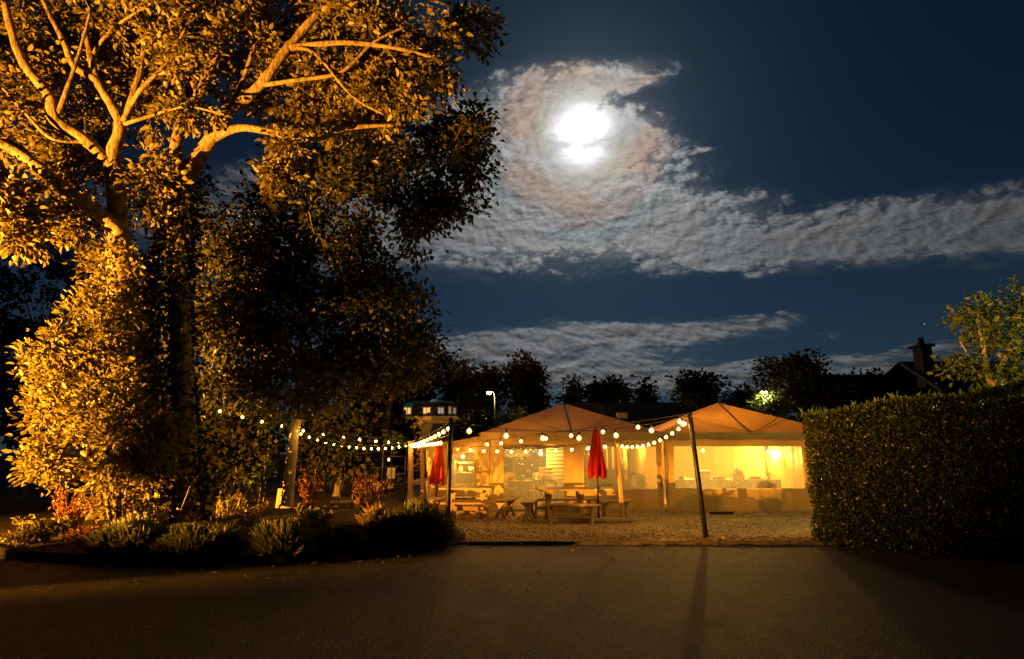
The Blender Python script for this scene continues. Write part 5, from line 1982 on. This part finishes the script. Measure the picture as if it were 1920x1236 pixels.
# ------------------------------------------------------------------ the dark garden behind the bed
def simple_tree(px, Y, top, base_w, label, kind='round', seed=0, leaf='leaf_far', ls=.3, n=60, per=34, name='background_tree', group='dark trees on the skyline', low=None, trunk=.2):
    """tree seen at px: top = pixel row of its top, base_w = half width in pixels, low = row where the crown starts"""
    rng = random.Random(seed)
    b = at(px, 900, Y); b = Vector((b.x, Y, 0))
    tp = at(px, top, Y)
    lo = at(px, low if low else top + base_w * 2.2, Y).z
    k = (Y * CP) / FPX
    rw = base_w * k
    H = tp.z
    lo = max(lo, .5)
    ells = []
    if kind == 'conifer':
        m = 7
        for i in range(m):
            t = i / (m - 1)
            z = lo + (H - lo) * (.08 + .86 * t)
            r = rw * (1.05 - .92 * t)
            ells.append(((b.x + rng.uniform(-.1, .1) * rw, Y, z), (r, r * .8, (H - lo) / m * .75), max(4, int(n / m * (1.5 - t)))))
    elif kind == 'lobed':
        for i in range(8):
            a = rng.uniform(0, 6.283); q = rng.uniform(.15, .7)
            z = lo + (H - lo) * rng.uniform(.3, .82)
            ells.append(((b.x + math.cos(a) * rw * q, Y + math.sin(a) * rw * q * .6, z), (rw * rng.uniform(.32, .5), rw * .4, (H - lo) * rng.uniform(.14, .22)), n // 8))
        ells.append(((b.x, Y, lo + (H - lo) * .45), (rw * .8, rw * .6, (H - lo) * .42), n // 2))
    else:
        ells.append(((b.x, Y, (lo + H) / 2), (rw * .92, rw * .75, (H - lo) * .46), n))
        for i in range(6):
            a = rng.uniform(0, 3.14)
            ells.append(((b.x + math.cos(a) * rw * .7, Y, (lo + H) / 2 + math.sin(a) * (H - lo) * .36), (rw * .32, rw * .3, (H - lo) * .14), n // 9))
    limbs = [([b, (b + Vector((.1, 0, lo))), Vector((b.x, Y, lo + (H - lo) * .55)), Vector((b.x + .1, Y, H * .96))], trunk, .03, 7)]
    for s in (-1, 1):
        limbs.append(([Vector((b.x, Y, lo + (H - lo) * .2)), Vector((b.x + s * rw * .4, Y, lo + (H - lo) * .4)), Vector((b.x + s * rw * .7, Y, lo + (H - lo) * .55))], trunk * .4, .02, 5))
    return plant_tree(name, label, b, limbs, ells, per, ls, M[leaf], M['bark_dark'], seed, ls * 1.9, .2, group, False, 'tree', .7, .34)


# skyline from left to right
simple_tree(775, 62, 690, 70, 'wide dark tree mass behind the yellow house', 'lobed', 118, ls=.5, n=110, low=830)
simple_tree(690, 58, 700, 60, 'dark tree mass left of the yellow house', 'lobed', 119, ls=.5, n=80, low=830)
simple_tree(865, 48, 672, 40, 'dark rounded tree on the skyline just right of the string light tree', 'lobed', 101, ls=.42, n=70, low=800)
simple_tree(918, 50, 676, 26, 'narrow dark tree on the skyline above the curved street lamp', 'lobed', 102, ls=.42, n=50, low=800)
simple_tree(985, 50, 666, 44, 'tallest dark tree on the skyline with a bulky rounded head', 'lobed', 103, ls=.42, n=100, low=800)
simple_tree(1080, 52, 715, 28, 'small pointed dark tree above the left marquee peak', 'conifer', 104, ls=.40, n=56, low=810)
simple_tree(1150, 52, 712, 38, 'broad dark tree above the right slope of left marquee', 'round', 105, ls=.40, n=64, low=800)
simple_tree(1215, 54, 716, 30, 'spiky dark tree near the dip between the marquee roofs', 'conifer', 106, ls=.44, n=56, low=810)
simple_tree(1322, 46, 702, 52, 'bushy dark tree rising behind the leaning black pole', 'lobed', 107, ls=.38, n=80, low=810)
simple_tree(1400, 44, 735, 40, 'low dark tree left of the half-hidden street lamp', 'round', 117, ls=.36, n=54, low=810)
simple_tree(1512, 27, 664, 88, 'olive-lit bushy tree behind the right marquee roof', 'lobed', 108, 'leaf_dark', .20, 150, 36, low=800, group='trees beyond the hedge')
simple_tree(1636, 33, 682, 50, 'dark ragged tree above the middle of the hedge', 'lobed', 109, 'leaf_far', .26, 80, 34, low=800, group='trees beyond the hedge')
# the glossy shrub round the half-hidden lamp
simple_tree(1450, 25.0, 738, 44, 'shiny-leaved shrub glowing round the half-hidden street lamp', 'round', 110, 'leaf_yellow', .15, 60, 30, 'lamp_shrub', 'trees beyond the hedge', 820)
# right garden tree lit yellow green
RY = 14.5
R0 = at(1870, 900, RY); R0 = Vector((R0.x, RY, 0))
plant_tree('garden_tree', 'yellow-green lit tree rising behind the right end of hedge', R0,
           [([R0, at(1868, 760, RY), at(1850, 690, RY), at(1842, 640, RY), at(1830, 600, RY)], .12, .03, 8), ([at(1860, 720, RY), at(1890, 660, RY), at(1910, 580, RY), at(1930, 540, RY)], .08, .02, 6),
            ([at(1850, 690, RY), at(1820, 670, RY), at(1800, 640, RY)], .04, .015, 6)],
           [E(1840, 640, RY, 45, 70, 26), E(1890, 650, RY, 60, 90, 46), E(1915, 570, RY, 40, 40, 14), E(1815, 590, RY, 28, 22, 8), E(1850, 580, RY, 25, 22, 7), E(1940, 640, RY, 60, 110, 40), E(1810, 690, RY, 30, 40, 10)],
           26, .13, M['leaf_yellow'], M['bark_pale'], 61, .30, .1, 'trees beyond the hedge', True)
# garden lamp that lights it, standing behind the hedge out of the frame
gl = empty('garden_lamp', (10.9, 11.3, 0), 0, 'garden lamp post behind the hedge beyond the right frame edge', 'lamp post')
MB().tube([(0, 0, 0), (0, 0, 3.4)], [.05, .035], 8).build('post', M['black_metal'], gl)
MB().lathe([(.001, 3.4), (.10, 3.42), (.13, 3.55), (.10, 3.66), (.001, 3.7)], 12).build('lamp_glass', m_emit('garden_lamp_glass', (1.0, .82, .30), 40.0), gl)
ld = bpy.data.lights.new('garden_light', 'POINT'); ld.energy = 800; ld.color = (1.0, .86, .24); ld.shadow_soft_size = .12
lo = bpy.data.objects.new('garden_light', ld); COL.objects.link(lo); lo.parent = gl; lo.location = (.0, -.22, 3.55)

# floodlight that lights the big tree: on a short stand left of the frame
FL = Vector((-13.2, 4.2, 0))
fl = empty('floodlight', FL, 0, 'floodlight on a short stand beyond the left frame edge', 'floodlight')
MB().tube([(0, 0, -.05), (0, 0, .55)], [.05, .04], 8).build('mast', M['black_metal'], fl)
aim = Vector((-6.4, 12.2, 6.8)) - Vector((FL.x, FL.y, .65))
qd = aim.to_track_quat('-Z', 'Y')
hd = MB()
hd.box((0, 0, .06), (.34, .26, .10), 0, .02)
ho = hd.build('lamp_housing', M['black_metal'], fl); ho.location = (0, 0, .65); ho.rotation_mode = 'QUATERNION'; ho.rotation_quaternion = qd
go = MB().box((0, 0, .004), (.30, .22, .012), 0, 0).build('lamp_glass', m_emit('flood_glass', (1.0, .50, .07), 60.0), fl); go.location = (0, 0, .65); go.rotation_mode = 'QUATERNION'; go.rotation_quaternion = qd
ld = bpy.data.lights.new('flood_light', 'SPOT'); ld.energy = 95000; ld.color = (1.0, .395, .032); ld.spot_size = R(94); ld.spot_blend = .6; ld.shadow_soft_size = .014
lo = bpy.data.objects.new('flood_light', ld); COL.objects.link(lo); lo.parent = fl; lo.location = Vector((0, 0, .65)) + aim.normalized() * .05; lo.rotation_mode = 'QUATERNION'; lo.rotation_quaternion = qd

# added plates, out of view, shaped to block the beam from the back trees
for plate in (((47, -12), (47, -1.2), (25, -1.2), (25, -12)), ((25, 1.6), (47, 1.6), (47, 17), (52.5, 20), (52.5, 29), (47, 31), (43, 30), (33, 32), (25, 32))):
    bd = [Vector((math.cos(R(a)) * math.cos(R(e)), math.sin(R(a)) * math.cos(R(e)), math.sin(R(e)))) * .42 + Vector((0, 0, .65)) + aim.normalized() * .05 for a, e in plate]
    nb_ = len(bd)
    bv = bd + [q + (q - Vector((0, 0, .65))).normalized() * .006 for q in bd]
    MB().add(bv, [tuple(range(nb_)), tuple(range(2 * nb_ - 1, nb_ - 1, -1))] + [(i, (i + 1) % nb_, nb_ + (i + 1) % nb_, nb_ + i) for i in range(nb_)]).build('beam_blocker', M['black_metal'], fl)
    MB().tube([bd[-1], Vector((.08, -.03, .50))], .008, 6).build('beam_blocker_arm', M['black_metal'], fl)

# dark shrubs filling the garden under the trees
for i, (px, Y, top, w, lab) in enumerate((
        (40, 21, 560, 120, 'dark tall shrubbery at the far left behind the golden bush'),
        (90, 24, 300, 150, 'tall dark tree mass added to darken the sky between the floodlit crown and golden bush'),  # tree mass added to cover the left sky and make it dark
        (260, 20, 640, 110, 'dark shrubbery behind the floodlit trunk'),
        (440, 19.5, 745, 95, 'dark shrubbery left of the pale tree trunk'),
        (630, 20.5, 760, 95, 'dark shrubbery right of the pale tree trunk'),
        (730, 25, 765, 60, 'dark shrubbery behind the pipe frame'),
        (-140, 21, 420, 150, 'very tall dark tree mass beyond the left frame edge'))):
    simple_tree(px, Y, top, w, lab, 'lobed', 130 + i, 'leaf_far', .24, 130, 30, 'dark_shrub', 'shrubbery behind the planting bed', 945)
for i, (px, py, Y, r, lab) in enumerate((
        (488, 880, 15.6, 26, 'small green sapling catching light left of the pale trunk'), (505, 790, 15.8, 22, 'bright green sprig hanging by the string left of pale trunk'),
        (640, 832, 15.2, 30, 'small green bough lit under the strings right of trunk'), (733, 826, 17.5, 20, 'bright green climber tip left of the timber posts'))):
    p = at(px, py, Y)
    b = Vector((p.x, Y, 0.05))
    plant_tree('sapling', lab, b, [([b, Vector((p.x + .05, Y, p.z * .5)), p], .02, .008, 5)], [E(px, py, Y, r, r, 12)], 22, .10, M['leaf_yellow'], M['bark_dark'], 160 + i, .16, .2, 'saplings under the strings', False, 'sapling')
# green shrubs just behind the left marquee
simple_tree(905, 30, 772, 30, 'dim green shrub below the curved street lamp', 'round', 171, 'leaf_dark', .18, 50, 30, 'garden_shrub', 'shrubs behind the left marquee', 850)
simple_tree(965, 29, 762, 42, 'green lit shrub rising at the left slope of left marquee', 'lobed', 172, 'leaf_yellow', .16, 70, 28, 'garden_shrub', 'shrubs behind the left marquee', 850)
simple_tree(880, 33, 790, 30, 'dark shrub between the house and left marquee', 'round', 173, 'leaf_far', .2, 44, 30, 'garden_shrub', 'shrubs behind the left marquee', 850)

# ------------------------------------------------------------------ houses
HY = 46.0
M['facade'] = m_plain('facade', (.62, .42, .16), .8, .1, 0, .12, 2.0)
M['slate'] = m_plain('slate', (.022, .020, .019), .6, .3, 0, .25, 3.0)
M['teal'] = m_plain('teal_awning', (.02, .34, .42), .6)
M['tin'] = m_plain('tin', (.42, .43, .45), .35, .5, .3)
M['lit_pane'] = m_emit('lit_pane', (1.0, .55, .16), 1.1)
M['dim_pane'] = m_emit('dim_pane', (.8, .75, .75), .42)


def hx(px):
    return at(px, 780, HY).x


def hz(py):
    return at(800, py, HY).z


def window(root, px0, px1, py0, py1, Y, pane, front=.0):
    x0, x1, z1, z0 = hx(px0), hx(px1), hz(py0), hz(py1)
    w = MB()
    t = .07
    for c_, s_ in ((((x0 + x1) / 2, Y, z0), (x1 - x0 + t, .12, t)), (((x0 + x1) / 2, Y, z1), (x1 - x0 + t, .12, t)), ((x0, Y, (z0 + z1) / 2), (t, .12, z1 - z0 - t)), ((x1, Y, (z0 + z1) / 2), (t, .12, z1 - z0 - t)), (((x0 + x1) / 2, Y, (z0 + z1) / 2), (t * .7, .10, z1 - z0 - t))):
        w.box(Vector(c_) - root.location, s_)
    wo = w.build('window', M['facade'], root)
    MB().box(Vector(((x0 + x1) / 2, Y + .02, (z0 + z1) / 2)) - root.location, (x1 - x0 - t, .03, z1 - z0 - t)).build('pane', pane, wo)


hs = empty('yellow_house', (hx(802), HY + 3, 0), 0, 'yellow house with dark mansard roof and dormers beyond the timber posts', 'house')
def hbox(px0, px1, z0, z1, y0, y1, name, mat, bev=.0):
    return MB().box(Vector(((hx(px0) + hx(px1)) / 2, (y0 + y1) / 2, (z0 + z1) / 2)) - hs.location, (abs(hx(px1) - hx(px0)), y1 - y0, z1 - z0), 0, bev).build(name, mat, hs)


hbox(754, 852, 0, hz(786), HY + .3, HY + 6, 'wall', M['facade'])
hbox(746, 858, hz(788), hz(780), HY - .1, HY + 6.2, 'cornice', M['facade'], .05)
# mansard: steep dark slope above the cornice
rfv = []
for (pa, pb, z, y) in ((748, 857, hz(780), HY), (752, 856, hz(757), HY + .5), (770, 850, hz(747), HY + 2.0)):
    rfv += [Vector((hx(pa), y, z)) - hs.location, Vector((hx(pb), y, z)) - hs.location]
for (pa, pb, z, y) in ((770, 850, hz(747), HY + 4.0), (752, 856, hz(757), HY + 5.5), (748, 857, hz(780), HY + 6)):
    rfv += [Vector((hx(pa), y, z)) - hs.location, Vector((hx(pb), y, z)) - hs.location]
fs = [(2 * i, 2 * i + 1, 2 * i + 3, 2 * i + 2) for i in range(5)] + [(0, 2, 4, 6, 8, 10), (1, 11, 9, 7, 5, 3)]
rf = MB().add(rfv, fs).build('roof', M['slate'], hs)
for (a, b, p, q, pn) in ((757, 771, 764, 777, 'lit_pane'), (793, 807, 764, 776, 'lit_pane'), (821, 832, 764, 776, 'dim_pane'), (841, 846, 763, 776, 'dim_pane'), (850, 855, 765, 776, 'dim_pane')):
    window(hs, a, b, p, q, HY - .06, M[pn])
for (a, b) in ((780, 786), (758, 770)):
    window(hs, a, b, 791, 802, HY + .24, M['pane_dark'])
aw = MB()
vs = []
for i in range(9):
    u = i / 8
    for k in range(5):
        a = k / 4 * math.pi / 2
        vs.append(Vector((hx(756) + (hx(774) - hx(756)) * u, HY - .1 - .7 * math.cos(a) * math.sin(math.pi * u) ** .5, hz(764) + (hz(755) - hz(764)) * math.sin(a) * (.75 + .25 * math.sin(math.pi * u)))) - hs.location)
aw.add(vs, [(i * 5 + k, i * 5 + 5 + k, i * 5 + 6 + k, i * 5 + k + 1) for i in range(8) for k in range(4)], 0, True)
tag(aw.build('awning', M['teal'], hs), 'teal rounded awning over the left dormer')
vs = []
for i in range(25):
    u = i / 24
    x = hx(806) + (hx(850) - hx(806)) * u
    y0 = HY + .35 + .06 * math.sin(i * math.pi / 1.5)
    vs += [Vector((x, y0 + 1.0, hz(745.5 + 4 * u))) - hs.location, Vector((x, y0 - .35, hz(753 + 4 * u + .6 * math.sin(i * 2.1)))) - hs.location]
tag(MB().add(vs, [(2 * i, 2 * i + 1, 2 * i + 3, 2 * i + 2) for i in range(24)]).build('tin_canopy', M['tin'], hs), 'pale corrugated canopy on the roof')
hbox(851, 858, hz(757), hz(744), HY + 1.0, HY + 2.0, 'chimney', M['slate'])
# dark gabled sheds before the house
def shed(px0, px1, Y, py_eave, py_ridge, label, mat='slate', depth=4.0):
    a, b = at(px0, py_eave, Y), at(px1, py_eave, Y)
    rz = at((px0 + px1) / 2, py_ridge, Y + depth / 2).z
    root = empty('shed', ((a.x + b.x) / 2, Y + depth / 2, 0), 0, label, 'shed', 'dark low buildings behind the tents')
    w = (b.x - a.x)
    MB().box((0, 0, a.z / 2), (w, depth, a.z), 0, 0).build('wall', M['bark_dark'], root)
    e = .25
    v = [(-w / 2 - e, -depth / 2 - e, a.z), (w / 2 + e, -depth / 2 - e, a.z), (w / 2 + e, 0, rz), (-w / 2 - e, 0, rz), (w / 2 + e, depth / 2 + e, a.z), (-w / 2 - e, depth / 2 + e, a.z)]
    v += [(x, y, z + .12) for x, y, z in v]
    MB().add(v, [(0, 3, 2, 1), (3, 5, 4, 2), (6, 7, 8, 9), (9, 8, 10, 11), (0, 1, 7, 6), (5, 11, 10, 4), (0, 6, 9, 3), (3, 9, 11, 5), (1, 2, 8, 7), (2, 4, 10, 8)]).build('roof', M[mat], root)
    return root


shed(690, 748, 34, 822, 802, 'dark gabled shed below the yellow house at left')
s2 = shed(812, 905, 38, 818, 797, 'dark low shed below the right end of yellow house')
s3 = shed(1095, 1285, 36, 800, 758, 'dark house roof between the two marquee peaks')
cb = at(1167, 800, 36.5)
MB().box(Vector((cb.x, 36.6, at(1167, 788, 36.5).z)) - Vector(s3.location), (.62, .5, .9), 0, .02).build('chimney', M['facade'], s3)
shed(1560, 1770, 40, 735, 706, 'long dark roof beyond the hedge')
# house gable with tall chimney at the right
rg = empty('gabled_house', (at(1800, 800, 24).x, 27, 0), 0, 'dark gabled house with tall chimney behind the yellow-green tree', 'house')
RX = lambda px: at(px, 650, 24).x - rg.location.x
RZ = lambda py: at(1800, py, 24).z
w0, w1 = RX(1757), RX(1990)
zr, ze = RZ(665), RZ(735)
MB().add([(w0, -3, 0), (w1, -3, 0), (w1, -3, ze), (w0, -3, ze), (w0, 3, 0), (w1, 3, 0), (w1, 3, ze), (w0, 3, ze)],
         [(0, 1, 2, 3), (5, 4, 7, 6), (1, 5, 6, 2), (4, 0, 3, 7), (3, 2, 6, 7)]).build('wall', M['bark_dark'], rg)
MB().add([(w0 - .3, -3.3, ze - .1), (w1, -3.3, ze - .1), (w1, 0, zr), (w0 + .35, 0, zr), (w1, 3.3, ze), (w0 - .3, 3.3, ze), (w0 - .3, -3.3, ze + .08), (w1, -3.3, ze + .08), (w1, 0, zr + .18), (w0 + .35, 0, zr + .18)],
         [(0, 1, 2, 3), (3, 2, 4, 5), (6, 7, 8, 9), (9, 8, 4, 5), (0, 3, 9, 6), (0, 6, 7, 1)]).build('roof', M['slate'], rg)
ch = MB()
ch.box((RX(1776), -1.5, (RZ(640) + RZ(720)) / 2), (RX(1787) - RX(1766), .6, RZ(640) - RZ(720)), 0, .02)
cho = ch.build('chimney', M['slate'], rg)
MB().box((RX(1775), -1.5, RZ(638)), (RX(1791) - RX(1760), .85, .12), 0, .02).build('chimney_cap', M['slate'], cho)
MB().lathe([(.14, 0), (.11, .32), (.13, .34), (.001, .34)], 10, (RX(1776), -1.5, RZ(636))).build('chimney_pot', M['slate'], cho)
